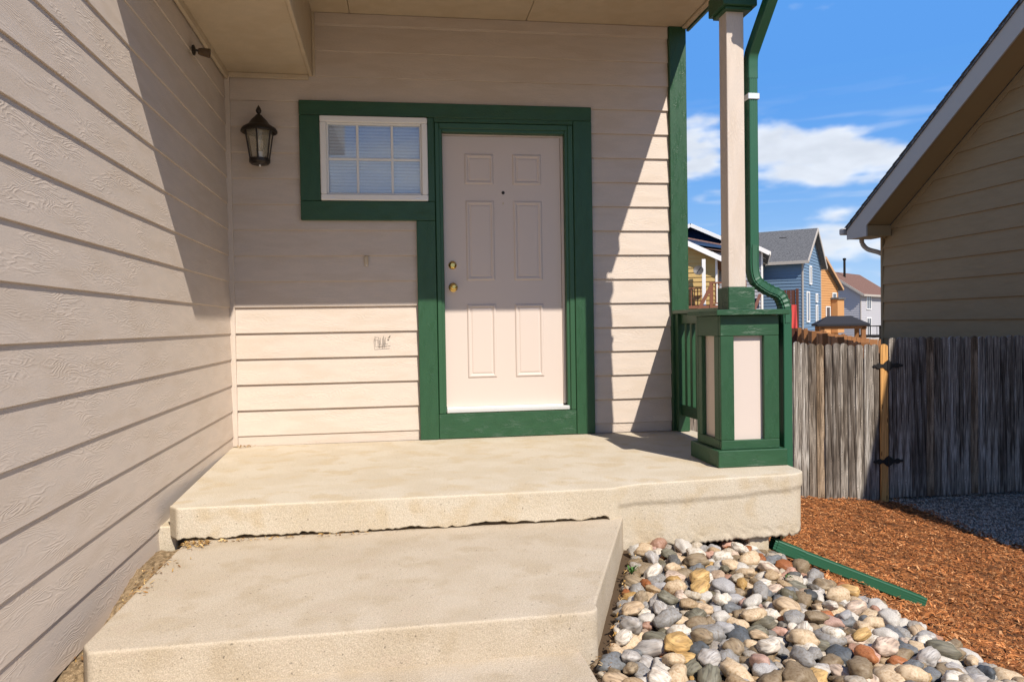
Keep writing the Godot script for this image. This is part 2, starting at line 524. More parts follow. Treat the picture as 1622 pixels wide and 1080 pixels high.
func build_house() -> void:
	var hs := thing("house", "beige lap-sided house entry with green-trimmed door, small window and roofed porch", "house")
	# --- door wall
	var fw := group_part("front_wall", hs)
	var sheath := [
		[Vector3(-0.1, -0.6, -0.14), Vector3(1.30, 1.70, -0.024)], [Vector3(-0.1, 1.70, -0.14), Vector3(0.56, 3.3, -0.024)],
		[Vector3(0.56, 2.42, -0.14), Vector3(3.3, 3.3, -0.024)], [Vector3(2.52, -0.6, -0.14), Vector3(3.3, 2.42, -0.024)]]
	for s in sheath: board("sheathing", fw, M.beige, s[0], s[1], 0.0)
	board("first_strip", fw, M.siding_front, Vector3(-0.03, 0.0, -0.03), Vector3(1.29, H0 + 0.012, -0.009), 0.001)
	board("first_strip", fw, M.siding_front, Vector3(2.59, 0.0, -0.03), Vector3(3.225, H0 + 0.012, -0.009), 0.001)
	for k in 17:
		var y := H0 + k * E
		if y < 1.60:
			front_plank(fw, k, -0.03, 1.29)
			front_plank(fw, k, 2.59, 3.225)
		elif y < 2.46:
			front_plank(fw, k, -0.03, 0.47)
			front_plank(fw, k, 2.59, 3.225)
			if y < 1.62: pass
		else:
			front_plank(fw, k, -0.03 if y < 2.6 else 0.5, 3.225)
	# --- garage wall, turned a touch
	var gw := group_part("garage_wall", hs, Vector3(-0.05, 0, 0), 0.0185)
	board("sheathing", gw, M.beige, Vector3(-0.16, -0.9, -0.02), Vector3(-0.022, 3.3, 7.0), 0.0)
	for k in range(-2, 14):
		var mesh := plank_mesh(6.98, -0.0035)
		part("plank", mesh, M.siding, gw, Vector3(0, H0 + k * E, 0.012))
	board("foundation", gw, M.concrete, Vector3(-0.02, -0.9, 0.0), Vector3(-0.014, H0 - 2 * E - 0.004, 6.98), 0.0)
	board("corner_trim", hs, M.siding_front, Vector3(-0.07, 0.004, -0.01), Vector3(-0.022, 2.64, 0.018), 0.003)
	# --- eave box over the garage wall
	var eb := group_part("eave_box", hs, Vector3(-0.05, 0, 0), 0.0185)
	board("soffit", eb, M.soffit, Vector3(-0.02, 2.665, 0.006), Vector3(0.575, 2.69, 2.53), 0.002)
	board("fascia", eb, M.soffit, Vector3(0.576, 2.655, 0.006), Vector3(0.60, 3.13, 2.53), 0.003)
	board("end_cap", eb, M.soffit, Vector3(-0.02, 2.655, 2.531), Vector3(0.60, 3.13, 2.55), 0.003)
	board("wall_molding", eb, M.soffit, Vector3(0.0, 2.612, 0.02), Vector3(0.022, 2.664, 2.52), 0.004)
	board("wall_molding", eb, M.soffit, Vector3(0.02, 2.628, 0.002), Vector3(0.574, 2.664, 0.018), 0.003)
	board("corner_strip", eb, M.soffit, Vector3(0.601, 2.655, 0.002), Vector3(0.622, 3.12, 0.02), 0.003)
	board("top", eb, M.plywood, Vector3(-0.02, 3.10, 0.01), Vector3(0.575, 3.128, 2.53), 0.0)
	# --- porch ceiling, roof edge and gutter
	board("frieze_board", hs, M.siding_front, Vector3(0.575, 3.032, -0.02), Vector3(3.222, 3.112, 0.006), 0.002)
	var seam := [0.55, 0.822, 2.119, 3.33]
	for i in 3:
		board("ceiling_panel", hs, M.soffit, Vector3(seam[i] + 0.002, 3.113, 0.004), Vector3(seam[i + 1] - 0.002, 3.126, 1.62), 0.003)
	board("roof_deck", hs, M.plywood, Vector3(0.5, 3.132, -0.1), Vector3(3.36, 3.16, 1.64), 0.0)
	board("ceiling_edge", hs, M.soffit, Vector3(3.332, 3.098, 0.004), Vector3(3.372, 3.126, 1.62), 0.004)
	board("side_fascia", hs, M.green, Vector3(3.374, 3.085, 0.0), Vector3(3.396, 3.26, 1.66), 0.002)
	board("front_fascia", hs, M.green, Vector3(0.61, 2.995, 1.64), Vector3(3.396, 3.24, 1.662), 0.002)
	board("beam", hs, M.beige, Vector3(0.62, 2.80, 1.225), Vector3(3.33, 3.11, 1.385), 0.004)
	part("gutter", prism([Vector2(0.001, 0), Vector2(0.08, 0), Vector2(0.098, 0.05), Vector2(0.115, 0.09), Vector2(0.108, 0.09), Vector2(0.09, 0.052), Vector2(0.074, 0.006), Vector2(0.006, 0.006), Vector2(0.006, 0.09), Vector2(0.001, 0.09)], 2.85), M.green_metal, hs, Vector3(3.46, 2.985, 1.664)).basis = Basis(Vector3(0, 0, 1), Vector3(0, 1, 0), Vector3(-1, 0, 0))
	# shingled lean-to above
	var st := begin()
	quad(st, Vector3(0.3, 3.27, 1.72), Vector3(3.45, 3.27, 1.72), Vector3(3.45, 3.9, -0.1), Vector3(0.3, 3.9, -0.1))
	quad(st, Vector3(0.3, 3.245, 1.72), Vector3(0.3, 3.87, -0.1), Vector3(3.45, 3.87, -0.1), Vector3(3.45, 3.245, 1.72))
	quad(st, Vector3(0.3, 3.245, 1.72), Vector3(3.45, 3.245, 1.72), Vector3(3.45, 3.27, 1.72), Vector3(0.3, 3.27, 1.72))
	quad(st, Vector3(3.45, 3.245, 1.72), Vector3(3.45, 3.87, -0.1), Vector3(3.45, 3.9, -0.1), Vector3(3.45, 3.27, 1.72))
	part("roof", finish(st), M.shingle, hs)
	# --- corner board and the far side of the house
	board("corner_board", hs, M.green, Vector3(3.226, -0.55, -0.02), Vector3(3.362, 3.112, 0.024), 0.003)
	board("corner_board", hs, M.green, Vector3(3.338, -0.55, -0.15), Vector3(3.361, 3.112, -0.022), 0.003)
	var sw := group_part("side_wall", hs, Vector3(3.335, 0, -0.152))
	board("sheathing", sw, M.beige, Vector3(-0.16, -1.3, -9.0), Vector3(-0.022, 3.3, 0.0), 0.0)
	for k in range(-5, 17):
		part("plank", plank_mesh(8.9), M.siding, sw, Vector3(0, H0 + k * E, -8.9))
	# --- green casing round door and window
	var cas := group_part("casing", hs)
	var zf := 0.024
	var bs := [
		[0.452, 2.374, 2.604, 2.478], [0.452, 1.760, 0.594, 2.372], [0.452, 1.620, 1.414, 1.758], [1.368, 1.760, 1.416, 2.372],
		[1.276, 0.003, 1.414, 1.618], [2.462, 0.003, 2.604, 2.372]]
	for b in bs:
		board("trim_board", cas, M.green, Vector3(b[0], b[1], -0.02), Vector3(b[2], b[3], zf + rng.randf() * 0.002), 0.003)
	board("kick_board", cas, M.green, Vector3(1.416, 0.004, -0.02), Vector3(2.460, 0.188, 0.019), 0.003)
	# --- door
	var dr := group_part("door", hs)
	board("trim_board", cas, M.green, Vector3(1.4175, 2.343, -0.02), Vector3(2.4605, 2.3735, 0.0225), 0.002)
	for b in [[1.417, 0.19, 1.4735, 2.342], [2.397, 0.19, 2.461, 2.342], [1.474, 2.275, 2.396, 2.342]]:
		board("frame", dr, M.green_smooth, Vector3(b[0], b[1], -0.10), Vector3(b[2], b[3], 0.006), 0.003)
	for b in [[1.419, 0.19, 1.452, 2.34], [2.420, 0.19, 2.460, 2.34], [1.4525, 2.298, 2.4195, 2.34]]:
		board("brick_molding", dr, M.green_smooth, Vector3(b[0], b[1], 0.0065), Vector3(b[2], b[3], 0.0175), 0.004)
	board("stop", dr, M.beige, Vector3(2.3755, 0.236, -0.10), Vector3(2.3965, 2.2745, -0.042), 0.002)
	board("stop", dr, M.beige, Vector3(1.474, 2.262, -0.10), Vector3(2.375, 2.2745, -0.044), 0.002)
	board("slab", dr, M.beige, Vector3(1.476, 0.232, -0.09), Vector3(2.373, 2.2605, -0.048), 0.003)
	board("back_fill", dr, M.plaster, Vector3(1.30, -0.3, -0.15), Vector3(2.52, 2.42, -0.105), 0.0)
	board("threshold", dr, M.alu, Vector3(1.474, 0.192, -0.10), Vector3(2.41, 0.224, 0.020), 0.006)
	board("sweep_strip", dr, M.white, Vector3(1.48, 0.2245, -0.06), Vector3(2.372, 0.2315, -0.046), 0.001)
	var pn := [[1.641, 1.901, 1.859, 2.128], [2.004, 1.901, 2.224, 2.129], [1.645, 1.180, 1.860, 1.778], [2.008, 1.180, 2.226, 1.778], [1.643, 0.448, 1.864, 1.002], [2.007, 0.447, 2.227, 1.0]]
	for b in pn:
		part("panel", door_panel(b[2] - b[0], b[3] - b[1]), M.beige, dr, Vector3((b[0] + b[2]) * 0.5, (b[1] + b[3]) * 0.5, -0.048))
	var knob := lathe([Vector2(0.0, 0.0), Vector2(0.033, 0.0), Vector2(0.034, 0.004), Vector2(0.028, 0.009), Vector2(0.013, 0.012), Vector2(0.011, 0.03), Vector2(0.018, 0.036), Vector2(0.026, 0.045), Vector2(0.028, 0.056), Vector2(0.024, 0.066), Vector2(0.014, 0.071), Vector2(0.012, 0.069), Vector2(0.0, 0.069)], 28)
	part("knob", knob, M.brass, dr, Vector3(1.542, 1.131, -0.0478), Vector3(PI / 2, 0, 0))
	var bolt := lathe([Vector2(0.0, 0.0), Vector2(0.031, 0.0), Vector2(0.031, 0.005), Vector2(0.025, 0.014), Vector2(0.016, 0.019), Vector2(0.015, 0.016), Vector2(0.0, 0.016)], 28)
	part("deadbolt", bolt, M.brass, dr, Vector3(1.540, 1.296, -0.0478), Vector3(PI / 2, 0, 0))
	part("peephole", lathe([Vector2(0.0, 0.0), Vector2(0.0125, 0.0), Vector2(0.012, 0.004), Vector2(0.007, 0.005), Vector2(0.006, 0.002), Vector2(0.0, 0.002)], 20), M.bronze, dr, Vector3(1.931, 1.84, -0.0478), Vector3(PI / 2, 0, 0))
	board("hole_plug", dr, M.soffit, Vector3(1.924, 1.752, -0.0495), Vector3(1.936, 1.768, -0.0465), 0.001)
	# --- window
	var wn := group_part("window", hs)
	var wx0 := 0.596; var wx1 := 1.366; var wy0 := 1.762; var wy1 := 2.370
	var fwid := 0.045
	for b in [[wx0, wy0, wx1, wy0 + fwid], [wx0, wy1 - fwid, wx1, wy1], [wx0, wy0 + fwid + 0.0005, wx0 + fwid, wy1 - fwid - 0.0005], [wx1 - fwid, wy0 + fwid + 0.0005, wx1, wy1 - fwid - 0.0005]]:
		board("frame", wn, M.white, Vector3(b[0], b[1], -0.06), Vector3(b[2], b[3], 0.034), 0.006)
	var ix0 := wx0 + fwid; var ix1 := wx1 - fwid; var iy0 := wy0 + fwid; var iy1 := wy1 - fwid
	for b in [[ix0, iy0, ix1, iy0 + 0.012], [ix0, iy1 - 0.012, ix1, iy1], [ix0, iy0 + 0.0125, ix0 + 0.012, iy1 - 0.0125], [ix1 - 0.012, iy0 + 0.0125, ix1, iy1 - 0.0125]]:
		board("sash", wn, M.white, Vector3(b[0], b[1], -0.05), Vector3(b[2], b[3], 0.016), 0.003)
	for x in [0.665, 1.275]:
		board("weep_cover", wn, M.alu, Vector3(x, wy0 + 0.012, 0.0335), Vector3(x + 0.03, wy0 + 0.02, 0.037), 0.001)
	board("pane", wn, M.pane, Vector3(ix0 + 0.004, iy0 + 0.004, -0.012), Vector3(ix1 - 0.004, iy1 - 0.004, -0.009), 0.0)
	var iw := ix1 - ix0
	for t in [0.322, 0.688]:
		board("muntin", wn, M.white, Vector3(ix0 + iw * t - 0.009, iy0 + 0.012, -0.0085), Vector3(ix0 + iw * t + 0.009, iy1 - 0.012, 0.0), 0.003)
	var ym := (iy0 + iy1) * 0.5
	board("muntin", wn, M.white, Vector3(ix0 + 0.012, ym - 0.009, -0.0088), Vector3(ix1 - 0.012, ym + 0.009, -0.001), 0.003)
	var slat := slat_mesh(iw - 0.03, 0.027)
	var ys := iy0 + 0.016
	while ys < iy1 - 0.012:
		part("slat", slat, M.slat, wn, Vector3((ix0 + ix1) * 0.5, ys, -0.056), Vector3(deg_to_rad(52 + rng.randf_range(-3, 3)), 0, 0))
		ys += 0.0235
	for t in [0.16, 0.84]:
		part("lift_cord", tube([Vector3(ix0 + iw * t, iy0, -0.042), Vector3(ix0 + iw * t, iy1, -0.042)], 0.0015, 6), M.white, wn)
	board("back_fill", wn, M.plaster, Vector3(0.56, 1.70, -0.16), Vector3(1.416, 2.42, -0.12), 0.0)
	for b in [[0.561, 1.701, 0.64, 2.419], [1.322, 1.701, 1.41, 2.419], [0.641, 1.701, 1.321, 1.805], [0.641, 2.327, 1.321, 2.419]]:
		board("opening_side", wn, M.plaster, Vector3(b[0], b[1], -0.119), Vector3(b[2], b[3], -0.062), 0.0)

func slat_mesh(w: float, d: float) -> ArrayMesh:
	var st := begin(true)
	var n := 4
	for i in n:
		var a := float(i) / n - 0.5; var b := float(i + 1) / n - 0.5
		var p0 := Vector3(-w / 2, 0.003 * (1 - 4 * a * a), a * d); var p1 := Vector3(-w / 2, 0.003 * (1 - 4 * b * b), b * d)
		quad(st, p0, p1, p1 + Vector3(w, 0, 0), p0 + Vector3(w, 0, 0))
		var o := Vector3(0, -0.0008, 0)
		quad(st, p0 + o, p0 + Vector3(w, 0, 0) + o, p1 + Vector3(w, 0, 0) + o, p1 + o)
	return finish(st)

func door_panel(w: float, h: float) -> ArrayMesh:
	# nested rectangles: inset from the outer edge, height above the door face
	var lv := [[0.0, 0.0005], [0.005, 0.006], [0.012, 0.0085], [0.020, 0.007], [0.027, 0.0015], [0.032, 0.0012], [0.040, 0.0042], [0.044, 0.0045]]
	var st := begin()
	for i in lv.size() - 1:
		var a0 := Vector2(w / 2 - lv[i][0], h / 2 - lv[i][0]); var a1 := Vector2(w / 2 - lv[i + 1][0], h / 2 - lv[i + 1][0])
		var z0: float = lv[i][1]; var z1: float = lv[i + 1][1]
		for k in 4:
			var s0: Vector2 = [Vector2(-1, -1), Vector2(1, -1), Vector2(1, 1), Vector2(-1, 1)][k]
			var s1: Vector2 = [Vector2(1, -1), Vector2(1, 1), Vector2(-1, 1), Vector2(-1, -1)][k]
			quad(st, Vector3(a0.x * s0.x, a0.y * s0.y, z0), Vector3(a0.x * s1.x, a0.y * s1.y, z0), Vector3(a1.x * s1.x, a1.y * s1.y, z1), Vector3(a1.x * s0.x, a1.y * s0.y, z1))
	var e := Vector2(w / 2 - 0.044, h / 2 - 0.044)
	quad(st, Vector3(-e.x, -e.y, 0.0045), Vector3(e.x, -e.y, 0.0045), Vector3(e.x, e.y, 0.0045), Vector3(-e.x, e.y, 0.0045))
	return finish(st)

# ------------------------------------------------------------------ porch furniture of the building
func build_column() -> void:
	var c := thing("porch_column", "green and beige boxed porch pillar with slim beige post on its cap", "column", Vector3(3.155, 0, 1.305))
	var b := 0.212
	board("plinth", c, M.green, Vector3(-b, 0.001, -b), Vector3(b, 0.098, b), 0.004)
	var h := 0.180
	var t := 0.028
	board("core", c, M.beige, Vector3(-h + t, 0.0985, -h + t), Vector3(h - t, 0.878, h - t), 0.0)
	for k in 4:
		var f := group_part("face", c, Vector3.ZERO, k * PI / 2)
		var ho := h if k % 2 == 0 else h - t - 0.0008
		board("rail", f, M.green, Vector3(-ho, 0.758, h - t + 0.0005), Vector3(ho, 0.877, h + 0.001), 0.003)
		board("rail", f, M.green, Vector3(-ho, 0.099, h - t + 0.0005), Vector3(ho, 0.152, h + 0.001), 0.003)
		board("stile", f, M.green, Vector3(-ho, 0.1525, h - t + 0.0005), Vector3(-h + 0.082, 0.7575, h), 0.003)
		board("stile", f, M.green, Vector3(h - 0.094, 0.1525, h - t + 0.0005), Vector3(ho, 0.7575, h), 0.003)
	board("cap", c, M.green, Vector3(-0.222, 0.8785, -0.222), Vector3(0.222, 0.910, 0.232), 0.003)
	board("post_base", c, M.green, Vector3(-0.082, 0.9105, -0.080), Vector3(0.084, 1.046, 0.080), 0.004)
	board("post", c, M.siding_front, Vector3(-0.068, 1.0465, -0.053), Vector3(0.040, 2.68, 0.053), 0.003)
	board("capital", c, M.green, Vector3(-0.11, 2.69, -0.11), Vector3(0.10, 2.799, 0.11), 0.004)
	board("capital_trim", c, M.green, Vector3(-0.09, 2.672, -0.09), Vector3(0.08, 2.6895, 0.09), 0.003)

func build_railing() -> void:
	var r := thing("porch_railing", "short green balustrade between house corner and porch pillar", "railing", Vector3(3.29, 0, 0.03))
	var l := 1.05
	board("handrail", r, M.green, Vector3(-0.065, 0.905, 0.0), Vector3(0.055, 0.935, l), 0.004)
	board("top_rail", r, M.green, Vector3(-0.02, 0.83, 0.0), Vector3(0.018, 0.9045, l), 0.003)
	board("bottom_rail", r, M.green, Vector3(-0.02, 0.13, 0.002), Vector3(0.018, 0.21, l), 0.003)
	board("end_post", r, M.green, Vector3(-0.045, 0.003, 0.002), Vector3(0.045, 0.9045, 0.06), 0.003)
	for i in 9:
		var z := 0.13 + i * 0.105
		board("baluster", r, M.green, Vector3(-0.018, 0.2105, z), Vector3(0.016, 0.8295, z + 0.036), 0.002)

func build_downspout() -> void:
	var d := thing("downspout", "green metal downspout bending round the porch pillar cap", "downspout")
	var w := 0.058; var t := 0.075
	var up := curve_pts([Vector3(3.318, 3.0, 1.745), Vector3(3.314, 2.955, 1.72), Vector3(3.305, 2.87, 1.65), Vector3(3.283, 2.66, 1.49), Vector3(3.264, 2.49, 1.36), Vector3(3.258, 2.43, 1.322), Vector3(3.257, 2.36, 1.315), Vector3(3.257, 2.29, 1.315)], 6)
	part("upper_elbow", sweep(up, w + 0.004, t + 0.004, 3), M.green_metal, d)
	part("pipe", sweep([Vector3(3.257, 2.33, 1.315), Vector3(3.257, 1.8, 1.315), Vector3(3.257, 1.28, 1.315)], w, t, 3), M.green_metal, d)
	board("strap", d, M.alu, Vector3(3.221, 2.165, 1.272), Vector3(3.293, 2.200, 1.358), 0.002)
	# crimped elbow
	var path := curve_pts([Vector3(3.257, 1.30, 1.315), Vector3(3.257, 1.16, 1.315), Vector3(3.275, 1.085, 1.322), Vector3(3.33, 1.035, 1.345), Vector3(3.395, 0.995, 1.37), Vector3(3.425, 0.925, 1.38), Vector3(3.428, 0.83, 1.38)], 6)
	var st_path := []
	for i in path.size(): st_path.append(path[i])
	var em: StandardMaterial3D = M.green_metal.duplicate()
	em.roughness = 0.55
	part("crimped_elbow", crimped(st_path, w + 0.006, t + 0.004), em, d)
	part("pipe", sweep([Vector3(3.428, 0.86, 1.38), Vector3(3.428, 0.2, 1.38), Vector3(3.428, -0.27, 1.38)], w, t, 3), M.green_metal, d)
	part("foot_elbow", sweep(curve_pts([Vector3(3.428, -0.25, 1.38), Vector3(3.426, -0.33, 1.39), Vector3(3.37, -0.385, 1.44), Vector3(3.27, -0.395, 1.55)], 5), w, t, 3), M.green_metal, d)

func crimped(path: Array, w: float, d: float) -> ArrayMesh:
	# a pipe whose section swells and shrinks in rings, with ribs along it
	var st := begin()
	var rings := []
	for i in path.size():
		var p: Vector3 = path[i]
		var fwd: Vector3 = (path[min(i + 1, path.size() - 1)] - path[max(i - 1, 0)]).normalized()
		var y := (Vector3.BACK - fwd * fwd.z).normalized()
		var x := y.cross(fwd)
		var k := 1.0 + (0.075 if i % 2 == 0 else -0.075) * smoothstep(10.0, 14.0, i) * (1.0 - smoothstep(path.size() - 8.0, path.size() - 5.0, i))
		var ring := []
		for q in 32:
			var a := TAU * q / 32
			var c := Vector2(signf(cos(a)) * pow(absf(cos(a)), 0.45), signf(sin(a)) * pow(absf(sin(a)), 0.45))
			var rib := 1.0 - 0.13 * float(q % 4 == 2)
			ring.append(p + (x * c.x * w * 0.5 + y * c.y * d * 0.5) * k * rib)
		rings.append(ring)
	for i in rings.size() - 1:
		for q in 32:
			var q2 := (q + 1) % 32
			quad(st, rings[i][q], rings[i][q2], rings[i + 1][q2], rings[i + 1][q])
	return finish(st)

func build_pipe() -> void:
	var a := Vector3(3.17, -0.395, 1.70)
	var b := Vector3(3.965, -0.715, 1.865)
	var d := thing("downspout_extension", "green ribbed drain pipe lying between river stones and bark mulch", "pipe", a)
	var path := []
	for i in 7: path.append((b - a) * (i / 6.0))
	part("pipe", sweep(path, 0.083, 0.058, 3, Vector3(0, 0, 1)), M.green_metal, d)
	var col := []
	for i in 4: col.append((b - a) * (i * 0.06 + 0.02))
	part("collar", sweep(col, 0.091, 0.066, 3, Vector3(0, 0, 1)), M.green_metal, d)

func build_lantern() -> void:
	var l := thing("wall_lantern", "black carriage lantern with clear tapered glass on the beige wall", "lantern", Vector3(0.192, 2.202, 0.115))
	var R := 0.118
	part("roof", lathe([Vector2(0.0, 0.028), Vector2(0.085, 0.026), Vector2(0.118, 0.012), Vector2(0.124, 0.016), Vector2(0.124, 0.026), Vector2(0.112, 0.045), Vector2(0.085, 0.062), Vector2(0.072, 0.070), Vector2(0.052, 0.100), Vector2(0.026, 0.126), Vector2(0.02, 0.135), Vector2(0.0, 0.137)], 24), M.bronze, l)
	part("finial", lathe([Vector2(0.0, 0.13), Vector2(0.011, 0.136), Vector2(0.009, 0.145), Vector2(0.017, 0.153), Vector2(0.020, 0.165), Vector2(0.015, 0.180), Vector2(0.006, 0.196), Vector2(0.0, 0.206)], 16), M.bronze, l)
	part("glass", lathe([Vector2(0.066, -0.172), Vector2(0.096, 0.018)], 6), M.lantern_glass, l, Vector3.ZERO, Vector3(0, PI / 6, 0))
	for k in 6:
		var a := TAU * k / 6 + PI / 6
		var dd := Vector3(cos(a), 0, sin(a))
		part("rib", tube([dd * 0.067 + Vector3(0, -0.174, 0), dd * 0.098 + Vector3(0, 0.02, 0)], 0.0055, 8), M.bronze, l)
	part("base_ring", lathe([Vector2(0.0, -0.210), Vector2(0.058, -0.208), Vector2(0.066, -0.200), Vector2(0.072, -0.192), Vector2(0.072, -0.172), Vector2(0.066, -0.168), Vector2(0.0, -0.168)], 20), M.bronze, l)
	part("socket", lathe([Vector2(0.0, -0.168), Vector2(0.02, -0.168), Vector2(0.02, -0.12), Vector2(0.0, -0.12)], 14), M.white, l)
	part("bulb", lathe([Vector2(0.012, -0.12), Vector2(0.02, -0.10), Vector2(0.03, -0.07), Vector2(0.028, -0.045), Vector2(0.014, -0.03), Vector2(0.0, -0.027)], 16), M.lantern_glass, l)
	part("drip_tip", lathe([Vector2(0.0, -0.224), Vector2(0.006, -0.222), Vector2(0.007, -0.21), Vector2(0.0, -0.208)], 10), M.white, l)
	board("back_plate", l, M.bronze, Vector3(-0.045, -0.16, -0.123), Vector3(0.045, 0.06, -0.108), 0.005)
	part("arm", tube([Vector3(0, 0.03, -0.11), Vector3(0, 0.05, -0.06), Vector3(0, 0.05, -0.02)], 0.012, 10), M.bronze, l)

func build_small_things() -> void:
	var f := thing("spot_light", "small brown bullet spotlight on garage wall under the eave", "spotlight", Vector3(0.0, 2.47, 0.98), 0.0)
	part("mount", lathe([Vector2(0, 0), Vector2(0.04, 0), Vector2(0.04, 0.012), Vector2(0.02, 0.02), Vector2(0, 0.02)], 16), M.bronze, f, Vector3(-0.024, 0.0, 0), Vector3(0, 0, -PI / 2))
	part("arm", tube([Vector3(-0.01, 0, 0), Vector3(0.04, -0.002, -0.01)], 0.010, 8), M.bronze, f)
	part("head", lathe([Vector2(0, 0), Vector2(0.022, 0.0), Vector2(0.03, 0.02), Vector2(0.036, 0.085), Vector2(0.031, 0.087), Vector2(0.027, 0.06), Vector2(0, 0.06)], 18), smat(lin(0.10, 0.065, 0.035), 0.5), f, Vector3(0.012, 0.0, -0.02), Vector3(deg_to_rad(35), 0, deg_to_rad(-100)))
	f.scale = Vector3.ONE * 0.75
	# bent wire rack on the wall
	var wr := thing("wire_bracket", "bent dark wire bracket left on the sunlit beige siding", "bracket", Vector3(1.014, 0.735, 0.0))
	part("frame_wire", tube([Vector3(-0.055, 0.038, 0.002), Vector3(-0.055, 0.03, 0.012), Vector3(-0.053, -0.037, 0.014), Vector3(0.055, -0.032, 0.012)], 0.0016, 6), M.iron, wr)
	part("top_wire", tube([Vector3(-0.056, 0.031, 0.010), Vector3(-0.03, 0.031, 0.006), Vector3(-0.028, -0.022, 0.010), Vector3(0.035, -0.018, 0.010)], 0.0016, 6), M.iron, wr)
	part("prong", tube([Vector3(-0.018, 0.028, 0.006), Vector3(-0.017, -0.024, 0.016)], 0.0016, 6), M.iron, wr)
	part("prong", tube([Vector3(0.005, 0.04, 0.003), Vector3(0.006, -0.03, 0.016)], 0.0016, 6), M.iron, wr)
	part("prong", tube([Vector3(0.018, 0.03, 0.005), Vector3(0.018, -0.024, 0.016)], 0.0016, 6), M.iron, wr)
	part("hook", tube([Vector3(0.04, 0.028, 0.002), Vector3(0.048, 0.03, 0.01), Vector3(0.054, 0.042, 0.012)], 0.0032, 6), M.iron, wr)
	var cl := thing("wall_clip", "small beige plastic clip screwed to the shaded siding", "clip", Vector3(0.907, 1.325, -0.004))
	part("back", box_mesh(Vector3(0.026, 0.075, 0.006), 0.002), M.soffit, cl)
	part("loop", tube([Vector3(-0.012, -0.02, 0.003), Vector3(-0.013, 0.03, 0.008), Vector3(0.0, 0.042, 0.009), Vector3(0.013, 0.03, 0.008), Vector3(0.012, -0.02, 0.003)], 0.003, 6), M.soffit, cl)
	part("screw", lathe([Vector2(0, 0), Vector2(0.005, 0), Vector2(0.003, 0.003), Vector2(0, 0.003)], 10), M.alu, cl, Vector3(0, -0.03, 0.002), Vector3(PI / 2, 0, 0))

# ------------------------------------------------------------------ concrete
func rounded_slab(outline: Array, skirt_from: int, skirt_to: int, y_top: float, y_bot: Callable, r: float, rough: float, sd: int, shape: Callable) -> ArrayMesh:
	# outline (x, z) runs counter-clockwise seen from above... any order; skirt along points skirt_from..skirt_to
	var n1 := fnl(6.0, sd, 4)
	var n2 := fnl(30.0, sd + 1, 3)
	var poly := PackedVector2Array(outline)
	var st := begin(true)
	var cnt := outline.size()
	var area := 0.0
	for i in cnt: area += outline[i].cross(outline[(i + 1) % cnt])
	var sgn := 1.0 if area > 0 else -1.0
	var nrm := []
	for i in cnt:
		var a: Vector2 = outline[max(i - 1, skirt_from) if i > skirt_from else (i - 1 + cnt) % cnt if i < skirt_from else i]
		var b: Vector2 = outline[min(i + 1, skirt_to) if i < skirt_to else i]
		var t := (b - a)
		if t.length() < 1e-6: t = Vector2(1, 0)
		t = t.normalized()
		nrm.append(Vector2(t.y, -t.x) * sgn)
	var lv := [[-r, 0.0], [-r * 0.5, -r * 0.09], [-r * 0.2, -r * 0.35], [-r * 0.05, -r * 0.68], [0.0, -r]]
	var faces := 26
	var grid := []
	for i in range(skirt_from, skirt_to + 1):
		var p: Vector2 = outline[i]
		var nn: Vector2 = nrm[i]
		var col := []
		var yb: float = y_bot.call(p)
		for l in lv:
			var wob := rough * 0.5 * n1.get_noise_3d(p.x, 0, p.y) * (0.0 if l[1] == 0.0 else 1.0)
			var q: Vector2 = p + nn * (l[0] + wob)
			col.append(Vector3(q.x, y_top + l[1], q.y))
		for k in faces:
			var y := lerpf(y_top - r, yb, (k + 1.0) / faces)
			var wob := rough * (0.5 * n1.get_noise_3d(p.x, y, p.y) + 0.35 * n2.get_noise_3d(p.x, y, p.y))
			var q: Vector2 = p + nn * (wob + shape.call(p, y))
			col.append(Vector3(q.x, y, q.y))
		var q2 := p - nn * 0.10
		col.append(Vector3(q2.x, yb + 0.012, q2.y))
		grid.append(col)
	for i in grid.size() - 1:
		for k in grid[i].size() - 1:
			if sgn > 0: quad(st, grid[i][k], grid[i + 1][k], grid[i + 1][k + 1], grid[i][k + 1])
			else: quad(st, grid[i][k], grid[i][k + 1], grid[i + 1][k + 1], grid[i + 1][k])
	# top
	var top := PackedVector2Array()
	for i in cnt:
		if i >= skirt_from and i <= skirt_to: top.append(Vector2(grid[i - skirt_from][0].x, grid[i - skirt_from][0].z))
		else: top.append(outline[i])
	var ids := Geometry2D.triangulate_polygon(top)
	for k in range(0, ids.size(), 3):
		var a := top[ids[k]]; var b := top[ids[k + 1]]; var c := top[ids[k + 2]]
		if (b - a).cross(c - a) > 0:
			var t := b; b = c; c = t
		tri(st, Vector3(a.x, y_top, a.y), Vector3(b.x, y_top, b.y), Vector3(c.x, y_top, c.y))
	return finish(st)

func line_pts(a: Vector2, b: Vector2, step: float, skip_last := true) -> Array:
	var n: int = max(1, int(a.distance_to(b) / step))
	var out := []
	for i in n + (0 if skip_last else 1): out.append(a.lerp(b, float(i) / n))
	return out

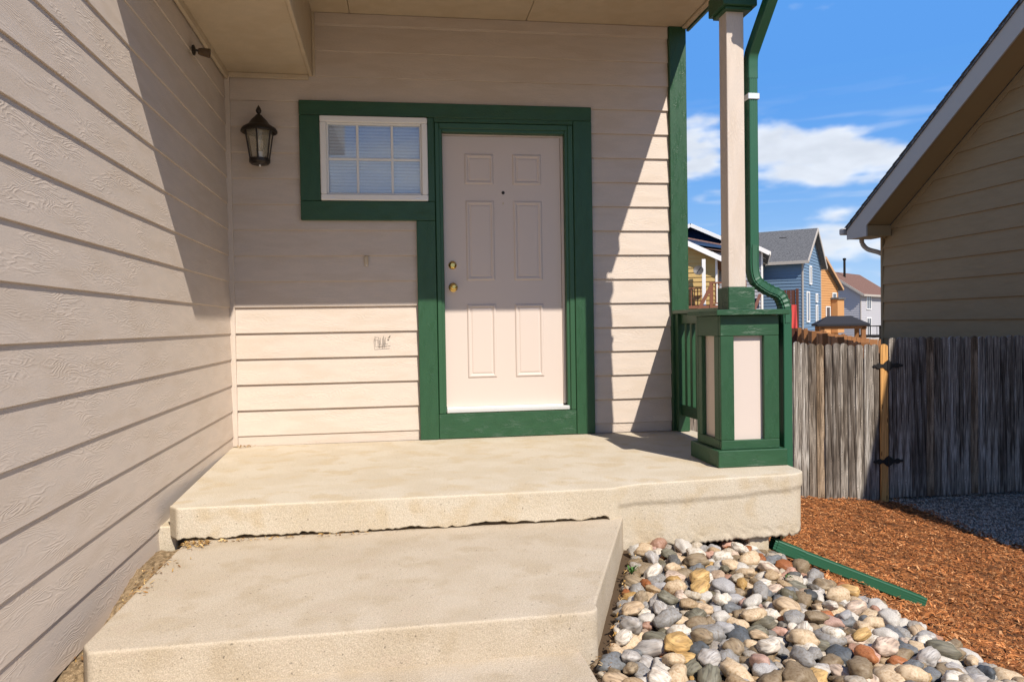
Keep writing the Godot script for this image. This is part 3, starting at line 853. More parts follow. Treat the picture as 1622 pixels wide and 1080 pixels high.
func build_concrete() -> void:
	# porch slab
	var o := [Vector2(-0.062, -0.01)]
	o.append_array(line_pts(Vector2(0.03, 1.80), Vector2(0.08, 1.865), 0.02))
	o.append_array(line_pts(Vector2(0.08, 1.865), Vector2(2.20, 1.885), 0.014))
	o.append_array(line_pts(Vector2(2.20, 1.885), Vector2(2.36, 1.815), 0.014))
	o.append_array(line_pts(Vector2(2.36, 1.815), Vector2(3.255, 1.755), 0.014))
	for k in 14:
		var a := PI * 0.5 * (1.0 - k / 14.0)
		o.append(Vector2(3.255 + 0.12 * cos(a), 1.633 + 0.12 * sin(a)))
	o.append_array(line_pts(Vector2(3.375, 1.633), Vector2(3.385, 0.05), 0.05, false))
	var last := o.size() - 1
	o.append(Vector2(3.37, 0.02))
	var chip := fnl(9.0, 71, 5)
	var yb := func(p: Vector2) -> float:
		var t := smoothstep(2.19, 2.235, p.x)
		var crack := -0.149 + 0.015 * chip.get_noise_1d(p.x * 0.45) + 0.011 * chip.get_noise_1d(p.x * 3.1 + 50.0)
		var low := -0.342 + 0.014 * chip.get_noise_1d(p.x * 3.0 + 9.0) + 0.02 * smoothstep(3.3, 3.39, p.x)
		return lerpf(crack, low, t)
	var shp := func(p: Vector2, y: float) -> float:
		if p.x < 2.25: return 0.0
		var v := 0.0
		v -= 0.010 * smoothstep(-0.088, -0.098, y + 0.018 * sin(p.x * 3.0))
		v += 0.016 * smoothstep(-0.24, -0.30, y) * minf(0.0, chip.get_noise_2d(p.x * 1.6, y * 2.4) + 0.1)
		return v
	var po := thing("concrete_porch", "thick tan concrete porch slab with chipped lower edge below the door", "porch")
	part("slab", rounded_slab(o, 1, last, 0.0, yb, 0.010, 0.0018, 7, shp), M.concrete, po)
	board("footing", po, M.concrete, Vector3(3.02, -0.75, 1.35), Vector3(3.14, -0.325, 1.73), 0.008)
	board("footing", po, M.concrete, Vector3(0.06, -0.75, 1.4), Vector3(2.22, -0.17, 1.72), 0.0)
	board("side_filler", po, M.concrete, Vector3(-0.03, -0.6, 1.45), Vector3(0.06, -0.10, 1.80), 0.006)
	# lower step
	var s := [Vector2(0.11, 1.80)]
	s.append(Vector2(2.285, 1.80))
	s.append_array(line_pts(Vector2(2.275, 1.84), Vector2(1.825, 3.00), 0.02))
	for k in 8:
		var a := deg_to_rad(-20 + 105.0 * k / 8.0)
		s.append(Vector2(1.775 + 0.052 * cos(a), 3.018 + 0.052 * sin(a)))
	s.append_array(line_pts(Vector2(1.76, 3.072), Vector2(0.16, 3.105), 0.02))
	s.append_array(line_pts(Vector2(0.16, 3.105), Vector2(0.12, 3.04), 0.02))
	s.append_array(line_pts(Vector2(0.12, 3.04), Vector2(0.115, 1.82), 0.04, false))
	var flat := func(_p: Vector2, _y: float) -> float: return 0.0
	var low2 := func(_p: Vector2) -> float: return -0.40
	var stp := thing("concrete_step", "worn tan concrete step with slanting side below the porch slab", "step")
	part("tread", rounded_slab(s, 1, s.size() - 1, -0.162, low2, 0.010, 0.0018, 19, flat), M.concrete_step, stp)
	var dst := begin(true)
	var dn := fnl(14.0, 55, 3)
	var dp := func(i: int, j: int) -> Vector3:
		var z := 1.86 + j * 0.03
		var x := -0.02 + i * 0.025
		return Vector3(x, -0.195 - 0.10 * smoothstep(2.1, 2.7, z) - 0.2 * smoothstep(2.9, 3.3, z) + 0.014 * dn.get_noise_2d(x, z) - 0.012 * absf(i - 3.0) * 0.3, z)
	for i in 6:
		for j in 50: quad(dst, dp.call(i, j), dp.call(i, j + 1), dp.call(i + 1, j + 1), dp.call(i + 1, j))
	var dirt := part("dirt", finish(dst), M.dirt, self)
	dirt.set_meta("kind", "structure")
	# walk in front
	var wk := [Vector2(0.10, 3.02)]
	wk.append(Vector2(1.70, 3.02))
	wk.append_array(line_pts(Vector2(1.752, 3.06), Vector2(1.78, 4.2), 0.04))
	wk.append_array(line_pts(Vector2(1.78, 4.2), Vector2(2.6, 7.5), 0.1))
	wk.append_array(line_pts(Vector2(2.6, 7.5), Vector2(0.10, 7.5), 0.1, false))
	var low3 := func(_p: Vector2) -> float: return -0.45
	var walk := part("walkway", rounded_slab(wk, 1, wk.size() - 1, -0.295, low3, 0.012, 0.004, 29, flat), M.concrete_step, self)
	walk.set_meta("kind", "structure")
	var dw := part("driveway", box_mesh(Vector3(14, 0.2, 14), 0.0), M.concrete_step, self, Vector3(-2.5, -0.42, 14.55))
	dw.set_meta("kind", "structure")

# ------------------------------------------------------------------ ground
var gnoise := fnl(0.9, 301, 4)

func ground_y(x: float, z: float) -> float:
	var xs := [-200.0, 1.7, 2.3, 3.0, 3.4, 4.3, 5.4, 6.4, 9.0, 40.0, 300.0]
	var hs := [-0.40, -0.36, -0.34, -0.42, -0.535, -0.87, -1.08, -1.17, -1.2, -1.25, -1.3]
	for i in xs.size() - 1:
		if x <= xs[i + 1]:
			var t: float = clampf((x - xs[i]) / (xs[i + 1] - xs[i]), 0, 1)
			var y := lerpf(hs[i], hs[i + 1], t)
			if z < -2.5: y = lerpf(y, -1.22, clampf((-2.5 - z) / 3.0, 0, 1))
			return y
	return -1.3

func grid_mesh(xs: Array, zs: Array, bump: float, lift := 0.0) -> ArrayMesh:
	var st := begin(true)
	var pt := func(x: float, z: float) -> Vector3: return Vector3(x, ground_y(x, z) + lift + bump * gnoise.get_noise_2d(x * 6.0, z * 6.0), z)
	for i in xs.size() - 1:
		for j in zs.size() - 1:
			quad(st, pt.call(xs[i], zs[j]), pt.call(xs[i], zs[j + 1]), pt.call(xs[i + 1], zs[j + 1]), pt.call(xs[i + 1], zs[j]))
	return finish(st)

func span(a: float, b: float, step: float) -> Array:
	var n: int = max(1, int(ceil((b - a) / step)))
	var out := []
	for i in n + 1: out.append(lerpf(a, b, float(i) / n))
	return out

func scatter(called: String, mesh: Mesh, m: Material, xf: Array, cols: Array) -> MultiMeshInstance3D:
	var mm := MultiMesh.new()
	mm.transform_format = MultiMesh.TRANSFORM_3D
	mm.use_colors = true
	mm.mesh = mesh
	mm.instance_count = xf.size()
	for i in xf.size():
		mm.set_instance_transform(i, xf[i])
		mm.set_instance_color(i, cols[i])
	var o := MultiMeshInstance3D.new()
	o.name = called
	o.multimesh = mm
	o.material_override = m
	o.set_meta("kind", "stuff")
	return o

func chip_mesh() -> ArrayMesh:
	# a split sliver: thin, tapered, bent
	var st := begin()
	var a := Vector3(-0.5, 0.0, -0.12); var b := Vector3(-0.5, 0.05, 0.14); var c := Vector3(0.05, 0.10, 0.2); var d := Vector3(0.02, 0.06, -0.2); var e := Vector3(0.52, 0.0, 0.06); var f := Vector3(0.5, 0.02, -0.07)
	var dn := Vector3(0, -0.08, 0)
	quad(st, a, b, c, d)
	quad(st, d, c, e, f)
	quad(st, a + dn, d + dn, c + dn, b + dn)
	quad(st, d + dn, f + dn, e + dn, c + dn)
	quad(st, b, b + dn, c + dn, c)
	quad(st, c, c + dn, e + dn, e)
	quad(st, a, d, d + dn, a + dn)
	quad(st, d, f, f + dn, d + dn)
	return finish(st)

var ico_v := []
var ico_f := []
func ico(levels: int) -> void:
	var t := (1.0 + sqrt(5.0)) / 2.0
	ico_v = []
	for v in [Vector3(-1, t, 0), Vector3(1, t, 0), Vector3(-1, -t, 0), Vector3(1, -t, 0), Vector3(0, -1, t), Vector3(0, 1, t), Vector3(0, -1, -t), Vector3(0, 1, -t), Vector3(t, 0, -1), Vector3(t, 0, 1), Vector3(-t, 0, -1), Vector3(-t, 0, 1)]:
		ico_v.append(v.normalized())
	ico_f = [[0, 11, 5], [0, 5, 1], [0, 1, 7], [0, 7, 10], [0, 10, 11], [1, 5, 9], [5, 11, 4], [11, 10, 2], [10, 7, 6], [7, 1, 8], [3, 9, 4], [3, 4, 2], [3, 2, 6], [3, 6, 8], [3, 8, 9], [4, 9, 5], [2, 4, 11], [6, 2, 10], [8, 6, 7], [9, 8, 1]]
	for l in levels:
		var mids := {}
		var nf := []
		for f in ico_f:
			var m := []
			for k in 3:
				var a: int = min(f[k], f[(k + 1) % 3]); var b: int = max(f[k], f[(k + 1) % 3])
				var key := a * 100000 + b
				if not mids.has(key):
					mids[key] = ico_v.size()
					ico_v.append(((ico_v[a] + ico_v[b]) * 0.5).normalized())
				m.append(mids[key])
			nf.append([f[0], m[0], m[2]]); nf.append([f[1], m[1], m[0]]); nf.append([f[2], m[2], m[1]]); nf.append(m)
		ico_f = nf

func stone_mesh(sd: int, levels := 2) -> ArrayMesh:
	ico(levels)
	var n := fnl(0.8, sd, 2)
	var r := RandomNumberGenerator.new()
	r.seed = sd
	var sh := Vector3(1.0, r.randf_range(0.44, 0.66), r.randf_range(0.62, 0.92))
	var skew := r.randf_range(-0.25, 0.25)
	var st := begin(true)
	var pts := []
	for v in ico_v:
		var d: float = 1.0 + 0.30 * n.get_noise_3dv(v * 1.2) + 0.04 * n.get_noise_3dv(v * 3.0)
		var p: Vector3 = v * d
		p = Vector3(p.x, p.y, p.z * (1.0 + skew * p.x)) * sh
		pts.append(p)
	for f in ico_f: tri(st, pts[f[0]], pts[f[1]], pts[f[2]])
	return finish(st)

func left_edge(z: float) -> float:
	if z < 3.05: return 2.30 - (z - 1.86) * 0.388 + 0.012
	return 1.79 + 0.03 * (z - 3.05)

func right_edge(z: float) -> float:
	if z < 2.6: return lerpf(3.14, 3.36, clampf((z - 1.75) / 0.85, 0, 1))
	return 3.36 + 0.06 * clampf((z - 2.6) / 1.0, 0, 2)

func build_ground() -> void:
	var xs := [-200.0, -60.0, -20.0, -6.0, 0.0, 1.7]
	xs.append_array(span(1.9, 8.9, 0.2))
	xs.append_array([10.0, 14.0, 22.0, 40.0, 90.0, 200.0])
	var zs := [-300.0, -150.0, -80.0, -40.0, -20.0, -10.0, -6.0, -4.0]
	zs.append_array(span(-3.0, 5.0, 0.25))
	zs.append_array([7.0, 10.0, 20.0, 50.0, 120.0])
	var g := part("ground", grid_mesh(xs, zs, 0.0, -0.03), M.soil, self)
	g.set_meta("kind", "structure")
	# bark mulch
	var mg := part("mulch_bed", grid_mesh(span(2.9, 6.50, 0.06), span(-2.3, 5.0, 0.06), 0.035, -0.004), M.mulch_ground, self)
	mg.set_meta("kind", "structure")
	var pal := [Color(0.33, 0.125, 0.042), Color(0.42, 0.17, 0.06), Color(0.23, 0.085, 0.032), Color(0.50, 0.24, 0.10), Color(0.15, 0.058, 0.026), Color(0.38, 0.15, 0.05), Color(0.28, 0.10, 0.036), Color(0.52, 0.27, 0.12)]
	var xf := []
	var co := []
	for i in 92000:
		var z := rng.randf_range(-2.0, 4.4)
		var x0 := right_edge(z) - 0.03 if z > 1.75 else 3.42
		var x := rng.randf_range(x0, 6.52 + 0.05 * sin(z * 3.0))
		if z > 3.2 and rng.randf() < 0.4: continue
		var l := rng.randf_range(0.010, 0.032) * (1.9 if rng.randf() < 0.04 else 1.0)
		var wd := rng.randf_range(0.35, 0.95) * l if rng.randf() < 0.6 else 0.25 * l
		var bs := Basis.from_euler(Vector3(rng.randf_range(-0.55, 0.55), rng.randf() * TAU, rng.randf_range(-0.55, 0.55))) * Basis.from_scale(Vector3(l, l * 0.6, wd))
		var y := ground_y(x, z) + 0.035 * gnoise.get_noise_2d(x * 6.0, z * 6.0)
		xf.append(Transform3D(bs, Vector3(x, y + rng.randf_range(0.0, 0.012), z)))
		co.append(pal[[0, 0, 1, 1, 2, 2, 3, 4, 5, 5, 6, 6, 7][rng.randi() % 13]] * rng.randf_range(0.8, 1.4) * (1.0 + 0.35 * gnoise.get_noise_2d(x * 1.7 + 40.0, z * 1.7)))
	var ch := scatter("bark_mulch", chip_mesh(), M.chips, xf, co)
	tag(ch, "rust-brown shredded bark mulch covering the side yard", "mulch")
	add_child(ch, true)
	# grey gravel past the mulch
	var gg := part("gravel_strip", grid_mesh(span(6.50, 8.9, 0.1), span(-2.6, 5.0, 0.1), 0.02, 0.0), smat(lin(0.20, 0.17, 0.135), 0.95, 0.1), self)
	gg.set_meta("kind", "structure")
	xf = []; co = []
	for i in 26000:
		var z := rng.randf_range(-2.3, 2.5)
		var x := 6.46 + 0.05 * sin(z * 3.0) + rng.randf_range(-0.03, 2.0)
		var l := rng.randf_range(0.007, 0.016)
		var bs := Basis.from_euler(Vector3(rng.randf() * 6, rng.randf() * 6, rng.randf() * 6)) * Basis.from_scale(Vector3(l, l * rng.randf_range(0.6, 1.0), l * rng.randf_range(0.6, 1.0)))
		xf.append(Transform3D(bs, Vector3(x, ground_y(x, z) + 0.02 * gnoise.get_noise_2d(x * 6.0, z * 6.0) + rng.randf_range(0, 0.008), z)))
		co.append(Color(0.30, 0.26, 0.21) * rng.randf_range(0.4, 1.7))
	var gr := scatter("gravel", stone_mesh(900, 0), M.gravel, xf, co)
	tag(gr, "fine dark grey gravel in front of the gate", "gravel")
	add_child(gr, true)
	build_stones()

func stone_material(c: Color, kind: int, texs: Array) -> StandardMaterial3D:
	var m := smat(c, 0.62, 0.45)
	m.albedo_texture = texs[kind]
	m.uv1_triplanar = true
	m.uv1_scale = Vector3(0.5, 0.5, 0.5) * [1.0, 0.7, 1.0][kind]
	m.uv1_offset = Vector3(rng.randf(), rng.randf(), rng.randf())
	return m

func build_stones() -> void:
	var texs := [
		mottle_texture(256, 256, 400, Color8(232, 228, 222), Color8(255, 255, 255), Color8(200, 186, 168), 0.04, 0.03, 0.4, 0.12),
		mottle_texture(256, 256, 420, Color8(255, 252, 248), Color8(215, 205, 195), Color8(165, 160, 158), 0.02, 0.06, 0.4, 0.08, 6),
		mottle_texture(256, 256, 440, Color8(245, 245, 245), Color8(255, 255, 255), Color8(95, 92, 90), 0.15, 0.16, 0.5, 0.25)]
	var cols := [[lin(0.27, 0.26, 0.245), 0], [lin(0.16, 0.168, 0.175), 0], [lin(0.085, 0.095, 0.105), 0], [lin(0.60, 0.55, 0.47), 2], [lin(0.66, 0.61, 0.52), 0], [lin(0.55, 0.33, 0.25), 0], [lin(0.48, 0.30, 0.23), 2], [lin(0.56, 0.43, 0.28), 0], [lin(0.60, 0.40, 0.16), 1], [lin(0.24, 0.18, 0.11), 0], [lin(0.19, 0.18, 0.13), 1], [lin(0.40, 0.15, 0.055), 0], [lin(0.42, 0.40, 0.38), 2], [lin(0.58, 0.46, 0.36), 1], [lin(0.32, 0.25, 0.16), 1], [lin(0.46, 0.44, 0.41), 1]]
	var mats := []
	for c in cols: mats.append(stone_material(c[0], c[1], texs))
	for c in [0, 4, 7, 5]: mats.append(stone_material(cols[c][0], 1, texs))
	var weights := [0, 0, 1, 1, 2, 3, 3, 3, 4, 4, 4, 5, 7, 7, 7, 8, 9, 9, 10, 0, 12, 12, 13, 13, 14, 14, 15, 15, 17, 17, 18, 18, 9, 10, 11, 6, 7, 13, 15, 0]
	var meshes := []
	for k in 12: meshes.append(stone_mesh(500 + k))
	# throw stones: big first, then ever smaller into the gaps
	var placed := []
	var sizes := [0.050, 0.043, 0.038, 0.033, 0.028, 0.024, 0.020, 0.016]
	var tries := [200, 700, 1600, 2900, 4500, 6000, 7500, 8000]
	for s in sizes.size():
		for t in tries[s]:
			var z := rng.randf_range(1.70, 4.1)
			var r: float = sizes[s] * rng.randf_range(0.88, 1.12)
			var x := rng.randf_range(left_edge(z) + r * 0.6, right_edge(z))
			if z < 1.80 and x < 2.9: continue
			var ok := true
			for q in placed:
				var dx: float = q.x - x
				if absf(dx) > 0.13: continue
				var dz: float = q.z - z
				var m: float = (q.r + r) * 0.80
				if dx * dx + dz * dz < m * m:
					ok = false
					break
			if ok: placed.append({"x": x, "z": z, "r": r, "y": 0.0})
	# a second, looser layer riding on the first
	var lower := placed.duplicate()
	for t in 900:
		var z := rng.randf_range(1.84, 4.0)
		var r := rng.randf_range(0.030, 0.052)
		var x := rng.randf_range(left_edge(z) + r * 1.2, right_edge(z) - 0.04)
		var ok := true
		for q in placed:
			if q.y > 0.0:
				var dx: float = q.x - x
				var dz: float = q.z - z
				if dx * dx + dz * dz < pow((q.r + r) * 1.15, 2): ok = false; break
		if ok: placed.append({"x": x, "z": z, "r": r, "y": 0.030})
	var bed := thing("pebble_bed", "", "")
	bed.remove_meta("label"); bed.remove_meta("category")
	bed.set_meta("kind", "structure")
	part("bed_soil", grid_mesh(span(1.7, 3.5, 0.1), span(1.5, 4.6, 0.1), 0.01, 0.0), smat(lin(0.085, 0.058, 0.036), 0.95, 0.1), bed)
	var cam := Vector3(1.156, 0.8475, 5.623)
	var fwd := Vector3(0.1439, -0.0222, -0.9893)
	for q in placed:
		var p := Vector3(q.x, ground_y(q.x, q.z), q.z)
		var v := p - cam
		var dep := v.dot(fwd)
		q.view = q.r / dep
		var rx := v.dot(Vector3(0.9896, 0, 0.1439)) / dep
		var ry := v.y / dep
		if rx > 0.68 or ry < -0.50: q.view *= 0.2
	placed.sort_custom(func(a, b): return a.view > b.view)
	var rest := []
	var rcol := []
	for i in placed.size():
		var q = placed[i]
		var g := ground_y(q.x, q.z)
		var bs := Basis.from_euler(Vector3(rng.randf_range(-0.4, 0.4), rng.randf() * TAU, rng.randf_range(-0.4, 0.4))) * Basis.from_scale(Vector3.ONE * q.r * rng.randf_range(1.08, 1.22))
		var tr := Transform3D(bs, Vector3(q.x, g + q.r * 0.42 + q.y, q.z))
		var wi: int = weights[rng.randi() % weights.size()]
		if i < 300:
			var o := part("stone", meshes[rng.randi() % meshes.size()], mats[wi], bed)
			o.transform = tr
		else:
			rest.append(tr)
			rcol.append(Color(0.5, 0.5, 0.5) if wi >= cols.size() else cols[wi][0].srgb_to_linear())
			if wi >= cols.size(): rcol[rcol.size() - 1] = cols[[0, 4, 7, 5][wi - 16]][0].srgb_to_linear()
	var few := smat(lin(0.72, 0.68, 0.62), 0.6, 0.4)
	few.vertex_color_use_as_albedo = true
	few.albedo_texture = texs[0]
	few.uv1_triplanar = true
	few.uv1_scale = Vector3(0.5, 0.5, 0.5)
	# split the rest over four shapes
	for k in 4:
		var a := []
		var b := []
		for i in range(k, rest.size(), 4):
			a.append(rest[i]); b.append(rcol[i])
		bed.add_child(scatter("small_stones", meshes[k * 3], few, a, b), true)

# dry leaf scraps and seed husks blown against the wall
func build_litter() -> void:
	var xf := []
	var co := []
	var spots := []
	for i in 150: spots.append([Vector3(rng.randf_range(0.12, 0.24), -0.160, 1.90 + absf(rng.randfn(0, 0.05))), 0.10])
	for i in 150:
		var z := rng.randf_range(2.15, 2.62)
		var lx := 0.02 + absf(rng.randfn(0.07, 0.05))
		spots.append([Vector3(lx, -0.163 if lx > 0.115 else -0.19 - 0.10 * smoothstep(2.1, 2.7, z), z), 0.05])
	for i in 60: spots.append([Vector3(rng.randf_range(0.02, 0.10), -0.285, rng.randf_range(2.6, 2.9)), 0.03])
	for i in 46: spots.append([Vector3(-0.02 + absf(rng.randfn(0, 0.06)), 0.003, 0.03 + absf(rng.randfn(0, 0.025))), 0.02])
	for i in 80: spots.append([Vector3(rng.randf_range(0.2, 1.0), -0.160, 1.90 + absf(rng.randfn(0, 0.012))), 0.02])
	for i in 130:
		var z := rng.randf_range(1.9, 3.3)
		spots.append([Vector3(left_edge(z) + absf(rng.randfn(0.01, 0.03)), ground_y(2.0, z) + 0.03, z), 0.03])
	for s in spots:
		var l := rng.randf_range(0.008, 0.024)
		var bs := Basis.from_euler(Vector3(rng.randf_range(-0.7, 0.7), rng.randf() * TAU, rng.randf_range(-0.7, 0.7))) * Basis.from_scale(Vector3(l, l * 0.5, l * rng.randf_range(0.3, 1.0)))
		xf.append(Transform3D(bs, s[0] + Vector3(0, rng.randf_range(0.003, 0.014), 0)))
		co.append([Color(0.42, 0.25, 0.08), Color(0.30, 0.16, 0.055), Color(0.52, 0.36, 0.16), Color(0.20, 0.11, 0.05)][rng.randi() % 4] * rng.randf_range(0.7, 1.1))
	var o := scatter("leaf_litter", chip_mesh(), M.chips, xf, co)
	tag(o, "dry yellow-brown leaf scraps gathered along the siding and step edges", "leaf litter")
	add_child(o, true)

# ------------------------------------------------------------------ fences
func picket_mesh(w: float, h: float, t: float) -> ArrayMesh:
	# rounded top; built along z then stood up so that u follows the grain
	var st := begin()
	var arc := []
	var n := 8
	for k in n + 1:
		var a := PI * k / n
		arc.append(Vector2(cos(a) * w * 0.5, h - 0.03 + sin(a) * 0.034))
	var front := [Vector2(-w / 2, 0), Vector2(w / 2, 0)]
	front.append_array(arc)
	var m := front.size()
	for i in range(1, m - 1):
		for s in [1.0, -1.0]:
			var a: Vector2 = front[0]; var b: Vector2 = front[i]; var c: Vector2 = front[i + 1]
			var z: float = s * t * 0.5
			if s > 0: tri(st, Vector3(a.x, a.y, z), Vector3(b.x, b.y, z), Vector3(c.x, c.y, z), Vector2(a.y, a.x), Vector2(b.y, b.x), Vector2(c.y, c.x))
			else: tri(st, Vector3(a.x, a.y, z), Vector3(c.x, c.y, z), Vector3(b.x, b.y, z), Vector2(a.y, a.x), Vector2(c.y, c.x), Vector2(b.y, b.x))
	for i in m:
		var a: Vector2 = front[i]; var b: Vector2 = front[(i + 1) % m]
		quad(st, Vector3(a.x, a.y, t / 2), Vector3(a.x, a.y, -t / 2), Vector3(b.x, b.y, -t / 2), Vector3(b.x, b.y, t / 2), Vector2(a.y, 0.3), Vector2(a.y, 0.32), Vector2(b.y, 0.32), Vector2(b.y, 0.3))
	return finish(st)

func hinge_mesh() -> ArrayMesh:
	# scrolled strap hinge outline, both leaves
	var up := [Vector2(-0.185, 0.0), Vector2(-0.165, 0.016), Vector2(-0.145, 0.012), Vector2(-0.125, 0.026), Vector2(-0.10, 0.030), Vector2(-0.08, 0.018), Vector2(-0.055, 0.020), Vector2(-0.035, 0.040), Vector2(-0.018, 0.052), Vector2(0.0, 0.058), Vector2(0.018, 0.052), Vector2(0.035, 0.040), Vector2(0.055, 0.020), Vector2(0.08, 0.018), Vector2(0.10, 0.030), Vector2(0.125, 0.026), Vector2(0.145, 0.012), Vector2(0.165, 0.016), Vector2(0.185, 0.0)]
	var poly := []
	for p in up: poly.append(p)
	for i in range(up.size() - 2, 0, -1): poly.append(Vector2(up[i].x, -up[i].y))
	poly.reverse()
	return prism(poly, 0.006)

func build_fence() -> void:
	var f := thing("picket_fence", "weathered grey cedar fence panel with rounded pickets beside the gate", "fence", Vector3(0, -1.16, -2.0))
	var base := picket_mesh(0.085, 1.73, 0.016)
	var x := 3.45
	while x < 6.33:
		var o := part("picket", base, M.pickets[rng.randi() % 6], f, Vector3(x, 0.03 - 0.05 * (x - 5.3) + rng.randf_range(-0.01, 0.01), rng.randf_range(-0.006, 0.006)), Vector3(0, rng.randf_range(-0.015, 0.015), rng.randf_range(-0.006, 0.006)))
		o.scale.x = rng.randf_range(0.95, 1.03)
		x += 0.0915
	for y in [0.28, 0.9, 1.48]:
		board("rail", f, M.pickets[1], Vector3(3.4, y, -0.06), Vector3(6.36, y + 0.085, -0.02), 0.003)
	board("post", f, M.pickets[3], Vector3(6.34, -0.3, -0.13), Vector3(6.43, 1.62, -0.065), 0.004)
	var c := part("picket", picket_mesh(0.088, 1.74, 0.018), M.cedar, f, Vector3(6.397, -0.02, 0.002))
	c.set_meta("label", "fresh orange cedar picket")
	# gate
	var g := thing("wooden_gate", "dark weathered plank gate with black scrolled hinges in the neighbour's shade", "gate", Vector3(6.455, -1.15, -2.0))
	var gb := picket_mesh(0.0875, 1.765, 0.016)
	x = 0.047
	while x < 2.0:
		part("picket", gb, M.gate_pickets[rng.randi() % 6], g, Vector3(x, rng.randf_range(-0.008, 0.008) + 0.01, rng.randf_range(-0.003, 0.003)), Vector3(0, 0, rng.randf_range(-0.004, 0.004)))
		x += 0.0908
	for y in [0.35, 1.43]:
		board("rail", g, M.gate_pickets[1], Vector3(0.01, y, -0.055), Vector3(2.02, y + 0.09, -0.02), 0.003)
	for y in [1.475, 0.42]:
		var h := group_part("hinge", g, Vector3(-0.015, y, 0.012))
		part("strap", hinge_mesh(), M.iron, h)
		part("barrel", tube([Vector3(0.0, -0.062, 0.008), Vector3(0.0, 0.062, 0.008)], 0.009, 10), M.iron, h)
		for bx in [-0.15, -0.06, 0.06, 0.15]:
			part("bolt", lathe([Vector2(0, 0), Vector2(0.007, 0), Vector2(0.005, 0.004), Vector2(0, 0.005)], 10), M.iron, h, Vector3(bx, 0, 0.006), Vector3(PI / 2, 0, 0))
	# dark boundary fence running back along the lot line
	var a := Vector3(6.42, 0, -2.2)
	var bdir := Vector3(0.437, 0, -0.9).normalized()
	plank_fence("boundary_fence", "brown plank fence running back from the gate post behind the grey pickets", a, a + bdir * 17.0, 0.53, 0.60, 1.75, M.orange_fence)
	plank_fence("sunlit_fence", "sunlit orange-brown plank fence sloping down towards the gazebo", Vector3(12.2, 0, -17.2), Vector3(16.6, 0, -16.8), 0.80, 0.12, 1.75, M.orange_fence)

func plank_fence(called: String, label: String, a: Vector3, b: Vector3, ya: float, yb: float, h: float, m: Material) -> void:
	var f := thing(called, label, "fence", Vector3(a.x, 0, a.z), atan2(-(b.z - a.z), b.x - a.x))
	var n := int(Vector2(b.x - a.x, b.z - a.z).length() / 0.145)
	var mesh := box_mesh(Vector3(0.138, h, 0.018), 0.003)
	for i in n:
		var t := (i + 0.5) / n
		part("plank", mesh, m, f, Vector3((i + 0.5) * 0.145, lerpf(ya, yb, t) - h / 2 + rng.randf_range(-0.012, 0.012), rng.randf_range(-0.003, 0.003)), Vector3(0, 0, rng.randf_range(-0.008, 0.008)))
	var l := n * 0.145
	var ang := atan2(yb - ya, l)
	for yy in [0.25, h * 0.5, h - 0.3]:
		for s in [-1.0, 1.0]:
			if s < 0 or called == "boundary_fence": part("rail", box_mesh(Vector3(l, 0.085, 0.036), 0.003), m, f, Vector3(l / 2, (ya + yb) / 2 - h + yy, 0.032 * s), Vector3(0, 0, ang))
	for i in 8:
		var t := i / 7.0
		part("post", box_mesh(Vector3(0.09, h + 0.2, 0.09), 0.004), m, f, Vector3(l * t, lerpf(ya, yb, t) - h / 2 - 0.05, -0.10))

